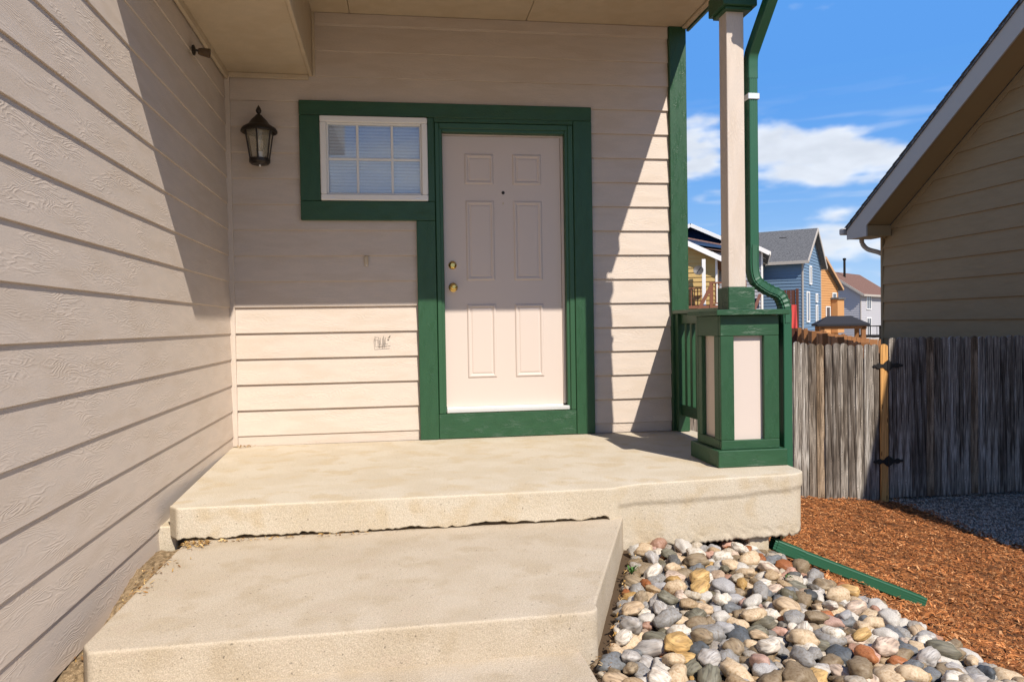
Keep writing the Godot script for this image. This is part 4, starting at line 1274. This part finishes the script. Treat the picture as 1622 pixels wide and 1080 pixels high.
# ------------------------------------------------------------------ neighbour at the right
func build_neighbour() -> void:
	var X := 8.5
	var nb := thing("neighbour_house", "tan lap-sided neighbour gable with grey rake board and shingle roof", "house", Vector3(X, -1.25, 0))
	var e := 0.276
	var zr := 0.24
	var slope := 0.625
	var y0 := 1.25   # local height of world zero
	# rake top line at x = -0.4: y = 2.256 + slope (z + 5.325)
	var rake := func(z: float) -> float: return y0 + 2.256 + slope * (5.325 + zr - absf(z - zr))
	var w := group_part("gable_wall", nb)
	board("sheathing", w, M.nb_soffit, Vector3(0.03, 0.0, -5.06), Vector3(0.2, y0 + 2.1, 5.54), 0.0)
	var k := 0
	while k < 26:
		var y := y0 + 1.92 + (k - 11) * e
		var z_lo := -5.07
		var z_hi := 5.55
		var top: float = y + e
		# clip under the rake
		var reach: float = (y0 + 2.256 + slope * (5.325 + zr) - 0.30 - (y + 0.02)) / slope
		z_lo = maxf(z_lo, zr - reach - 0.05)
		z_hi = minf(z_hi, zr + reach + 0.05)
		if z_hi - z_lo > 0.3 and y > -0.2:
			var pr := [Vector2(-0.011, 0), Vector2(-0.0015, 0), Vector2(0, 0.0015), Vector2(-0.010, e + 0.02), Vector2(-0.021, e + 0.02)]
			# clip the far top corner along the rake: shear the ends
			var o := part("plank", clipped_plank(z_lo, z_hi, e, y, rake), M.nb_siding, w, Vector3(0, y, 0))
			o.position.y = y
		k += 1
	board("corner_board", nb, M.nb_siding, Vector3(-0.004, 0, -5.12), Vector3(0.1, y0 + 2.2, -5.071), 0.003)
	# roof planes
	for s in [-1.0, 1.0]:
		var st := begin()
		var zt := zr
		var ze: float = zr + s * 5.60
		var yt: float = rake.call(zr) + 0.03
		var ye: float = yt - slope * 5.60
		var a := Vector3(-0.43, yt, zt); var b := Vector3(-0.43, ye, ze); var c := Vector3(8.0, ye, ze); var d := Vector3(8.0, yt, zt)
		var dn := Vector3(0, -0.035, 0)
		if s < 0:
			quad(st, a, d, c, b); quad(st, a + dn, b + dn, c + dn, d + dn)
		else:
			quad(st, a, b, c, d); quad(st, a + dn, d + dn, c + dn, b + dn)
		quad(st, a, a + dn, b + dn, b); quad(st, b, b + dn, c + dn, c)
		part("roof", finish(st), M.shingle, nb)
		# shingle ends stepping along the rake
		var len := 5.6
		var ang := atan(slope)
		for i in 38:
			var t := (i + 0.5) / 38.0
			var zz: float = zr + s * len * t
			part("shingle", box_mesh(Vector3(0.3, 0.008, 0.20), 0.001), M.shingle, nb, Vector3(-0.295, yt - slope * len * t + 0.012, zz), Vector3(s * ang - s * 0.05, 0, 0))
		# rake board, soffit under it, frieze on the wall
		var mid: float = zr + s * 2.72
		var ymid: float = rake.call(mid)
		var L := 5.42 / cos(ang)
		var rt: float = rake.call(zr)
		var zo: float = zr + s * 5.60
		var zi: float = zr + s * 5.10
		var pl := [Vector2(zr, rt), Vector2(zr, rt - 0.30), Vector2(zi, rake.call(zi) - 0.30), Vector2(zi, y0 + 2.085), Vector2(zo, y0 + 2.085), Vector2(zo, rake.call(zo))]
		var pr2 := []
		for q in pl: pr2.append(Vector2(-q.x, q.y))
		if s > 0: pr2.reverse()
		var rbm := part("rake_board", prism(pr2, 0.022), M.nb_trim, nb)
		rbm.basis = Basis(Vector3(0, 0, -1), Vector3(0, 1, 0), Vector3(1, 0, 0))
		rbm.position = Vector3(-0.412, 0, 0)
		part("rake_soffit", box_mesh(Vector3(0.38, 0.012, L - 0.1), 0.002), M.nb_soffit, nb, Vector3(-0.198, ymid - 0.27, mid), Vector3(s * ang, 0, 0))
		part("frieze", box_mesh(Vector3(0.02, 0.075, L - 0.3), 0.003), M.nb_siding, nb, Vector3(0.0115, ymid - 0.325, mid), Vector3(s * ang, 0, 0))
		# eave return
		board("eave_return", nb, M.nb_soffit, Vector3(-0.389, y0 + 2.088, minf(zi, zo) + 0.003), Vector3(-0.002, y0 + 2.25, maxf(zi, zo) - 0.003), 0.003)
	board("gutter", nb, M.nb_trim, Vector3(-0.46, y0 + 2.17, -5.50), Vector3(8.0, y0 + 2.27, -5.39), 0.015)
	var dp := curve_pts([Vector3(-0.10, y0 + 2.17, -5.44), Vector3(-0.10, y0 + 2.05, -5.44), Vector3(-0.06, y0 + 1.94, -5.36), Vector3(0.06, y0 + 1.86, -5.21), Vector3(0.09, y0 + 1.76, -5.17), Vector3(0.09, y0 + 1.0, -5.17), Vector3(0.09, 0.1, -5.17)], 6)
	part("downspout", tube(dp, 0.036, 12), M.nb_trim, nb)
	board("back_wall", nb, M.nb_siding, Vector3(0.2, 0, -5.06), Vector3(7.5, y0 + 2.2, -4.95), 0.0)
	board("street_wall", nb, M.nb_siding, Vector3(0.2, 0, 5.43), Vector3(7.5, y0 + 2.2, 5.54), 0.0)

func clipped_plank(z0: float, z1: float, e: float, y: float, rake: Callable) -> ArrayMesh:
	# a lap board on a wall facing -x whose ends are cut to the rake
	var st := begin()
	var h := e + 0.02
	var lim := func(yy: float, lo: bool) -> float:
		var z := z0 if lo else z1
		for it in 40:
			if rake.call(z) - 0.30 >= yy: break
			z += 0.06 if lo else -0.06
		return z
	var zb0 := z0; var zb1 := z1
	var zt0: float = lim.call(y + h, true); var zt1: float = lim.call(y + h, false)
	if zt1 <= zt0:
		zt0 = (zb0 + zb1) / 2; zt1 = zt0 + 0.01
	var off := Vector2(rng.randf() * 2.4, rng.randf() * 0.6)
	var A := Vector3(0, 0.0, zb0); var B := Vector3(0, 0.0, zb1); var C := Vector3(0.020, h, zt1); var D := Vector3(0.020, h, zt0)
	quad(st, A, B, C, D, Vector2(zb0, 0) + off, Vector2(zb1, 0) + off, Vector2(zt1, h) + off, Vector2(zt0, h) + off)
	var back := Vector3(0.016, 0, 0)
	quad(st, A, A + back, B + back, B)
	quad(st, A + back, D + back, C + back, B + back)
	quad(st, A, D, D + back, A + back)
	quad(st, B, B + back, C + back, C)
	quad(st, D, C, C + back, D + back)
	return finish(st)

# ------------------------------------------------------------------ houses beyond
func lap_face(w: float, h: float, e: float, rise := 0.0) -> ArrayMesh:
	# a wall of lap boards in the x-y plane facing +z, x from -w to 0; a gable of that rise on top
	var st := begin()
	var y := 0.0
	while y < h + rise - 0.02:
		var y2: float = min(y + e, h + rise)
		var i0 := 0.0; var i1 := 0.0
		if rise > 0.0:
			i0 = clampf((y - h) / rise, 0, 1) * w / 2
			i1 = clampf((y2 - h) / rise, 0, 1) * w / 2
		quad(st, Vector3(-w + i0, y, 0.035), Vector3(-i0, y, 0.035), Vector3(-i1, y2, 0), Vector3(-w + i1, y2, 0))
		quad(st, Vector3(-w + i0, y, 0), Vector3(-i0, y, 0), Vector3(-i0, y, 0.035), Vector3(-w + i0, y, 0.035))
		y = y2
	return finish(st)

func far_window(parent: Node, at: Vector3, w: float, h: float, turn := 0.0, two := false) -> void:
	var n := group_part("window", parent, at, turn)
	for b in [[-w / 2 - 0.1, -0.1, w / 2 + 0.1, 0.0], [-w / 2 - 0.1, h, w / 2 + 0.1, h + 0.1], [-w / 2 - 0.1, 0.001, -w / 2, h - 0.001], [w / 2, 0.001, w / 2 + 0.1, h - 0.001]]:
		board("frame", n, M.white, Vector3(b[0], b[1], 0.0), Vector3(b[2], b[3], 0.07), 0.005)
	board("pane", n, M.far_glass, Vector3(-w / 2, 0.0, 0.0), Vector3(w / 2, h, 0.03), 0.0)
	if two: board("mullion", n, M.white, Vector3(-0.04, 0.0, 0.031), Vector3(0.04, h, 0.06), 0.003)

func far_house(called: String, label: String, corner: Vector3, turn_deg: float, L: float, W: float, h: float, rise: float, gable_left: bool, paint: Color, roof: Material, trim: Material) -> Node3D:
	# near corner at the node; left face along -x facing +z, right face along -z facing +x
	var hs := thing(called, label, "house", corner, deg_to_rad(turn_deg))
	var m := smat(paint, 0.95, 0.12)
	var lf := group_part("left_wall", hs)
	part("siding", lap_face(L, h, 0.21, rise if gable_left else 0.0), m, lf)
	var rf := group_part("right_wall", hs)
	part("siding", lap_face(W, h, 0.21, 0.0 if gable_left else rise), m, rf).rotation.y = PI / 2
	rf.get_child(0).position = Vector3(0, 0, -W)
	rf.get_child(0).rotation.y = PI / 2
	rf.get_child(0).position = Vector3(0, 0, -W)
	# lap_face runs x in [-w, 0]; turned +90 degrees its -x end points to +z
	board("core", hs, M.plaster, Vector3(-L + 0.1, 0.0, -W + 0.1), Vector3(-0.1, h - 0.05, -0.1), 0.0)
	for c in [Vector3(0, 0, 0), Vector3(-L, 0, 0), Vector3(0, 0, -W)]:
		board("corner_board", hs, trim, c + Vector3(-0.05, 0, -0.05), c + Vector3(0.05, h, 0.05), 0.004)
	var ov := 0.4
	var half := (L if gable_left else W) / 2
	var len := W if gable_left else L
	var sl := rise / half
	for s in [-1.0, 1.0]:
		var st := begin()
		var mk := func(acr: float, y: float, along: float) -> Vector3:
			# acr: across the ridge from the middle; along: -ov .. len + ov
			if gable_left: return Vector3(-half + acr, y, -along)
			return Vector3(-along, y, -half + acr)
		var yt := h + rise + 0.12
		var ye: float = yt - sl * (half + ov)
		var a: Vector3 = mk.call(0.0, yt, -ov); var b: Vector3 = mk.call(s * (half + ov), ye, -ov)
		var c: Vector3 = mk.call(s * (half + ov), ye, len + ov); var d: Vector3 = mk.call(0.0, yt, len + ov)
		var dn := Vector3(0, -0.12, 0)
		quad(st, a, b, c, d)
		quad(st, a + dn, d + dn, c + dn, b + dn)
		part("roof", finish(st), roof, hs)
		# rake and eave boards
		var run := Vector2(half + ov, yt - ye).length()
		for e2 in [-ov - 0.02, len + ov + 0.02]:
			var p0: Vector3 = mk.call(0.0, yt - 0.10, e2); var p1: Vector3 = mk.call(s * (half + ov), ye - 0.10, e2)
			var o := part("rake_board", box_mesh(Vector3(0.05, 0.22, run), 0.005), trim, hs, (p0 + p1) / 2)
			o.look_at_from_position(hs.to_global((p0 + p1) / 2), hs.to_global(p1), Vector3.UP)
		var q0: Vector3 = mk.call(s * (half + ov + 0.03), ye - 0.09, -ov); var q1: Vector3 = mk.call(s * (half + ov + 0.03), ye - 0.09, len + ov)
		var o2 := part("eave_board", box_mesh(Vector3(0.06, 0.2, (q1 - q0).length()), 0.005), trim, hs)
		o2.look_at_from_position(hs.to_global((q0 + q1) / 2), hs.to_global(q1), Vector3.UP)
	return hs

func build_far() -> void:
	var gl := smat(lin(0.05, 0.06, 0.075), 0.08, 0.6)
	M.far_glass = gl
	var gy := -1.35
	# tan house with the deck
	var tan := far_house("tan_house", "tan gabled house behind a brown deck with white posts", Vector3(15.25, gy, -26.8), -24.0, 9.0, 8.0, 5.05, 2.3, true, lin(0.46, 0.32, 0.13), M.shingle_brown, M.white)
	board("porch_post", tan, M.white, Vector3(-0.62, 2.0, 0.55), Vector3(-0.46, 4.95, 0.70), 0.01)
	# raised roof section with solar panels
	var st := begin()
	quad(st, Vector3(-9.0, 7.4, -4.5), Vector3(1.2, 5.3, -1.5), Vector3(1.2, 5.9, -5.0), Vector3(-9.0, 8.7, -8.0))
	quad(st, Vector3(-9.0, 7.3, -4.5), Vector3(-9.0, 8.5, -8.0), Vector3(1.2, 5.8, -5.0), Vector3(1.2, 5.2, -1.5))
	part("upper_roof", finish(st), M.shingle_brown, tan)
	st = begin()
	quad(st, Vector3(-6.0, 6.95, -4.0), Vector3(0.4, 5.63, -2.1), Vector3(0.4, 5.9, -3.6), Vector3(-6.0, 7.6, -5.5))
	quad(st, Vector3(-6.0, 6.90, -4.0), Vector3(-6.0, 7.45, -5.5), Vector3(0.4, 5.85, -3.6), Vector3(0.4, 5.58, -2.1))
	var sp := smat(lin(0.02, 0.022, 0.03), 0.4, 0.3)
	part("solar_panel", finish(st), sp, tan)
	# satellite dish
	var dish := thing("satellite_dish", "round dark satellite dish on the tan house wall", "dish", Vector3(14.05, 3.05, -25.95), deg_to_rad(-24))
	part("reflector", lathe([Vector2(0.0, 0.0), Vector2(0.12, 0.015), Vector2(0.22, 0.06), Vector2(0.215, 0.075), Vector2(0.1, 0.03), Vector2(0, 0.015)], 20), smat(lin(0.08, 0.07, 0.06), 0.5), dish, Vector3.ZERO, Vector3(deg_to_rad(70), 0, 0))
	part("arm", tube([Vector3(0, 0, 0.05), Vector3(0.1, 0.12, 0.25)], 0.015), M.iron, dish)
	part("mount", tube([Vector3(0, 0, 0), Vector3(0.05, -0.15, -0.5)], 0.02), M.iron, dish)
	# deck
	var dk := thing("wooden_deck", "reddish brown raised deck with balusters and steps by the tan house", "deck", Vector3(15.45, 0, -25.2), deg_to_rad(-20))
	var rb := smat(lin(0.20, 0.085, 0.05), 0.8, 0.25)
	board("floor", dk, rb, Vector3(-4.5, 1.40, -1.2), Vector3(0.3, 1.52, 0.0), 0.005)
	board("top_rail", dk, rb, Vector3(-1.05, 2.46, -0.12), Vector3(0.3, 2.53, 0.02), 0.005)
	board("bottom_rail", dk, rb, Vector3(-1.05, 1.58, -0.08), Vector3(0.3, 1.64, -0.02), 0.004)
	for i in 10:
		board("baluster", dk, rb, Vector3(-1.0 + i * 0.13, 1.641, -0.07), Vector3(-0.96 + i * 0.13, 2.459, -0.03), 0.002)
	board("screen_panel", dk, rb, Vector3(-0.50, 1.60, -0.02), Vector3(0.3, 2.455, 0.01), 0.004)
	board("post", dk, rb, Vector3(-1.12, -1.3, -0.1), Vector3(-1.0, 2.55, 0.03), 0.005)
	board("post", dk, rb, Vector3(0.301, -1.3, -0.1), Vector3(0.42, 2.55, 0.03), 0.005)
	board("far_top_rail", dk, rb, Vector3(-4.5, 2.30, -1.22), Vector3(-1.2, 2.36, -1.12), 0.005)
	for i in 22:
		board("baluster", dk, rb, Vector3(-4.4 + i * 0.14, 1.521, -1.19), Vector3(-4.36 + i * 0.14, 2.299, -1.15), 0.002)
	var sr := board("stair_rail", dk, rb, Vector3(-1.2, 0.0, -0.08), Vector3(-1.05, 1.9, 0.03), 0.005)
	sr.position = Vector3(-1.48, 1.55, -0.02)
	sr.rotation.z = deg_to_rad(-28)
	board("skirt", dk, smat(lin(0.36, 0.28, 0.16), 0.8), Vector3(-4.5, -1.3, -1.1), Vector3(0.3, 1.395, -1.0), 0.0)
	# navy gable behind
	far_house("navy_house", "dark navy gable with white rake boards behind the tan house", Vector3(22.5, gy, -37.2), -26.0, 8.0, 8.0, 6.1, 1.95, true, lin(0.007, 0.017, 0.042), M.shingle, M.white)
	# grey house between post and blue house
	var gh := far_house("grey_house", "pale grey house corner with white eave beside the blue house", Vector3(20.75, gy, -33.4), -26.0, 2.7, 7.0, 6.0, 0.75, true, lin(0.30, 0.31, 0.34), M.shingle, M.white)
	far_window(gh, Vector3(-0.45, 4.5, 0.03), 0.3, 0.75)
	# blue house
	var bh := far_house("blue_house", "blue two-storey house with grey shingle roof and narrow gable side", Vector3(27.5, gy, -41.15), -39.5, 9.5, 7.0, 6.2, 2.25, false, lin(0.135, 0.205, 0.285), M.shingle, M.nb_trim)
	far_window(bh, Vector3(0.03, 4.7, -2.6), 0.55, 1.1, PI / 2)
	far_window(bh, Vector3(0.03, 2.1, -1.6), 0.8, 1.9, PI / 2)
	far_window(bh, Vector3(0.03, 3.5, -5.0), 0.5, 0.45, PI / 2)
	far_window(bh, Vector3(0.03, 2.0, -5.0), 0.5, 1.15, PI / 2)
	for i in 3:
		board("roof_vent", bh, M.dark_metal, Vector3(-7.8 + i * 2.9, 7.72, -2.9), Vector3(-7.3 + i * 2.9, 7.98, -2.5), 0.02)
	# orange house
	var oh := far_house("orange_house", "orange gabled house with white windows beyond the blue house", Vector3(33.15, gy, -51.1), -49.5, 9.0, 8.2, 5.0, 2.35, false, lin(0.48, 0.25, 0.105), M.shingle, smat(lin(0.45, 0.27, 0.14), 0.7))
	far_window(oh, Vector3(0.03, 3.5, -3.0), 0.9, 1.5, PI / 2)
	far_window(oh, Vector3(0.03, 1.6, -5.6), 0.9, 1.6, PI / 2)
	far_window(oh, Vector3(0.03, 3.4, -7.2), 0.8, 1.0, PI / 2)
	far_window(oh, Vector3(0.03, 1.2, -3.2), 0.9, 1.8, PI / 2)
	board("bay", oh, smat(lin(0.48, 0.25, 0.105), 0.9, 0.1), Vector3(0.05, 1.0, -8.1), Vector3(0.6, 3.9, -6.4), 0.01)
	board("bay_roof", oh, M.shingle, Vector3(0.02, 3.901, -8.2), Vector3(0.72, 4.05, -6.3), 0.01)
	board("chimney", oh, M.shingle, Vector3(-0.9, 7.0, -4.5), Vector3(-0.6, 8.0, -4.2), 0.01)
	# grey-white house with the brown roof
	var wh := far_house("white_house", "pale grey house with brown roof and flue beyond the gazebo", Vector3(46.3, gy, -63.6), -50.0, 6.6, 10.0, 4.75, 2.25, true, lin(0.40, 0.39, 0.40), M.shingle_brown, M.nb_trim)
	far_window(wh, Vector3(0.03, 3.2, -2.4), 1.3, 1.3, PI / 2, true)
	far_window(wh, Vector3(0.03, 0.3, -2.4), 1.3, 1.9, PI / 2, true)
	part("flue", lathe([Vector2(0.12, 6.4), Vector2(0.12, 8.3), Vector2(0.17, 8.32), Vector2(0.17, 8.5), Vector2(0, 8.55)], 12), M.dark_metal, wh, Vector3(-2.5, 0, -3.0))
	# gazebo
	var gz := thing("gazebo", "timber gazebo with dark hipped metal canopy behind the fences", "gazebo", Vector3(18.45, gy, -22.3), deg_to_rad(-22))
	var hip := begin()
	var yb := 2.0; var yt := 2.32
	var p := [Vector3(-0.95, yb, 0.8), Vector3(0.95, yb, 0.8), Vector3(0.95, yb, -0.8), Vector3(-0.95, yb, -0.8)]
	var q := [Vector3(-0.45, yt, 0.1), Vector3(0.4, yt, 0.1), Vector3(0.4, yt, -0.1), Vector3(-0.45, yt, -0.1)]
	for i in 4:
		var j := (i + 1) % 4
		quad(hip, p[i], p[j], q[j], q[i])
		var dn := Vector3(0, -0.08, 0)
		quad(hip, p[i] + dn, p[j] + dn, p[j], p[i])
	quad(hip, q[0], q[1], q[2], q[3])
	part("canopy", finish(hip), smat(lin(0.035, 0.034, 0.036), 0.85, 0.2), gz)
	for c in [Vector3(-0.75, 0, 0.62), Vector3(0.75, 0, 0.62), Vector3(0.75, 0, -0.62), Vector3(-0.75, 0, -0.62)]:
		board("post", gz, M.orange_fence, c + Vector3(-0.08, 0, -0.08), c + Vector3(0.08, yb - 0.09, 0.08), 0.008)
	board("beam", gz, M.orange_fence, Vector3(-0.86, yb - 0.2, 0.54), Vector3(0.86, yb - 0.081, 0.70), 0.006)
	# dark deck rail at the right
	var rl := thing("deck_railing", "dark metal deck railing in front of the pale grey house", "railing", Vector3(19.75, 0.02, -22.2), deg_to_rad(-22))
	board("floor", rl, M.dark_metal, Vector3(-0.3, 0.06, -1.0), Vector3(3.0, 0.16, 0.05), 0.0)
	board("top_rail", rl, M.dark_metal, Vector3(-0.3, 0.50, -0.02), Vector3(3.0, 0.545, 0.03), 0.004)
	for i in 14:
		board("baluster", rl, M.dark_metal, Vector3(-0.28 + i * 0.24, 0.161, 0.0), Vector3(-0.262 + i * 0.24, 0.499, 0.015), 0.0)
	for i in 3:
		board("post", rl, M.dark_metal, Vector3(-0.3 + i * 0.6, -1.35, -0.06), Vector3(-0.2 + i * 0.6, 0.55, -0.021), 0.004)
	# slatted screen with a red towel
	var sc := thing("privacy_screen", "dark red-brown slatted wood screen with steps beyond the drain elbow", "screen", Vector3(12.55, -1.35, -15.0), deg_to_rad(-27))
	var db := smat(lin(0.10, 0.040, 0.026), 0.8, 0.25)
	for i in 4:
		board("slat", sc, db, Vector3(-0.50 + i * 0.125, 1.2, -0.02), Vector3(-0.385 + i * 0.125, 3.06, 0.0), 0.003)
	board("rail", sc, db, Vector3(-0.52, 2.55, 0.001), Vector3(0.02, 2.62, 0.03), 0.003)
	board("post", sc, db, Vector3(0.001, 0.0, -0.05), Vector3(0.08, 3.1, 0.03), 0.004)
	for s in 2:
		var o := board("stringer", sc, smat(lin(0.22, 0.10, 0.07), 0.8), Vector3(-1.2 - s * 0.36, 2.0, 0.04), Vector3(-1.11 - s * 0.36, 3.0, 0.12), 0.004)
		o.rotation.z = deg_to_rad(-20)
	board("planter", sc, smat(lin(0.015, 0.022, 0.05), 0.6), Vector3(-1.32, 2.55, -0.1), Vector3(-1.02, 2.85, 0.02), 0.01)
	board("platform", sc, db, Vector3(-1.6, 2.32, -0.3), Vector3(-0.55, 2.48, -0.03), 0.004)
	var tw := thing("red_towel", "coral red towel hanging on the brown wood screen", "towel", Vector3(12.40, 0.60, -14.96), deg_to_rad(-27))
	var ts := begin(true)
	var cw := 0.26; var chh := 0.68
	for i in 10:
		for j in 8:
			var f := func(a: int, b: int) -> Vector3:
				var u := a / 10.0; var v := b / 8.0
				return Vector3((u - 0.5) * cw * (1.0 + 0.15 * v), chh * (1 - v), 0.05 + 0.02 * sin(u * 14.0 + v * 2.0) * (0.3 + v))
			quad(ts, f.call(i, j + 1), f.call(i + 1, j + 1), f.call(i + 1, j), f.call(i, j))
	part("cloth", finish(ts), smat(lin(0.60, 0.08, 0.07), 0.9, 0.1), tw)
	# far trees
	for t in [[Vector3(63.0, gy, -85.0), 6.3, 2.2]]:
		leafy("far_tree", "small green tree top showing over the brown roof", t[0], t[1], t[2])

func leafy(called: String, label: String, at: Vector3, h: float, r: float) -> void:
	var t := thing(called, label, "tree", at)
	part("trunk", lathe([Vector2(0.22, 0), Vector2(0.16, h * 0.4), Vector2(0.05, h * 0.85)], 8), smat(lin(0.08, 0.06, 0.045), 0.9), t)
	var st := begin()
	for i in 2200:
		var d := Vector3(rng.randfn(), rng.randfn(), rng.randfn()).normalized()
		var k := 0.55 + 0.45 * sin(d.x * 5.0 + 1.3) * sin(d.y * 4.0) * sin(d.z * 6.0 + at.x)
		var c := d * r * k * pow(rng.randf(), 0.4) + Vector3(0, h - r * 0.9, 0)
		var u := Vector3(rng.randfn(), rng.randfn(), rng.randfn()).normalized() * 0.16
		var v := Vector3(rng.randfn(), rng.randfn(), rng.randfn()).normalized() * 0.12
		tri(st, c - u, c + v, c + u)
	part("crown", finish(st), smat(lin(0.06, 0.11, 0.035), 0.8), t)

# small weeds
func build_weeds() -> void:
	for w in [[Vector3(2.17, -0.30, 2.32), 0.04, "small green weed at the step edge among stones"], [Vector3(2.93, -0.375, 2.33), 0.026, "tiny green sprout between river stones in the open bed"]]:
		var t := thing("weed", w[2], "plant", w[0])
		for i in 12:
			var st := begin()
			var a := rng.randf() * TAU
			var d := Vector3(cos(a), 0, sin(a))
			var s: Vector3 = Vector3(-d.z, 0, d.x) * w[1] * 0.13
			var p0 := Vector3.ZERO; var p1: Vector3 = d * w[1] * 0.5 + Vector3(0, w[1] * rng.randf_range(0.6, 1.1), 0); var p2: Vector3 = d * w[1] * 0.95 + Vector3(0, w[1] * rng.randf_range(0.4, 1.3), 0)
			quad(st, p0 - s * 0.3, p0 + s * 0.3, p1 + s, p1 - s)
			tri(st, p1 - s, p1 + s, p2)
			part("leaf", finish(st), M.leaf, t)

func _ready() -> void:
	rng.seed = 4242
	# camera
	var cam := Camera3D.new()
	cam.name = "camera"
	add_child(cam)
	cam.position = Vector3(1.15635, 0.84751, 5.62295)
	cam.rotation = Vector3(-0.0222, -0.1444, -0.0161)
	cam.fov = 48.60
	cam.near = 0.05
	cam.far = 2000.0
	cam.current = true
	# sky and exposure
	var env := Environment.new()
	env.background_mode = Environment.BG_SKY
	var sky := Sky.new()
	var sm := PanoramaSkyMaterial.new()
	sm.panorama = ImageTexture.create_from_image(sky_image())
	sky.sky_material = sm
	env.sky = sky
	env.background_energy_multiplier = 0.63
	env.tonemap_mode = Environment.TONE_MAPPER_LINEAR
	env.tonemap_exposure = 1.70
	env.sdfgi_enabled = true
	env.ssao_enabled = true
	env.ssil_enabled = true
	var we := WorldEnvironment.new()
	we.name = "world"
	we.environment = env
	add_child(we)
	# sun: high, over the right shoulder
	var sun := DirectionalLight3D.new()
	sun.name = "sun"
	add_child(sun)
	sun.look_at_from_position(Vector3(0.412, 1.135, 1.0) * 10.0, Vector3.ZERO, Vector3.UP)
	sun.light_energy = 1.25
	sun.light_color = Color(1.0, 0.968, 0.925)
	sun.light_angular_distance = 0.5
	sun.shadow_enabled = true
	make_materials()
	M.leaf = smat(lin(0.07, 0.15, 0.035), 0.7, 0.3)
	build_ground()
	build_house()
	build_concrete()
	build_neighbour()
	build_fence()
	build_far()
	build_column()
	build_railing()
	build_downspout()
	build_pipe()
	build_lantern()
	build_small_things()
	build_litter()
	build_weeds()
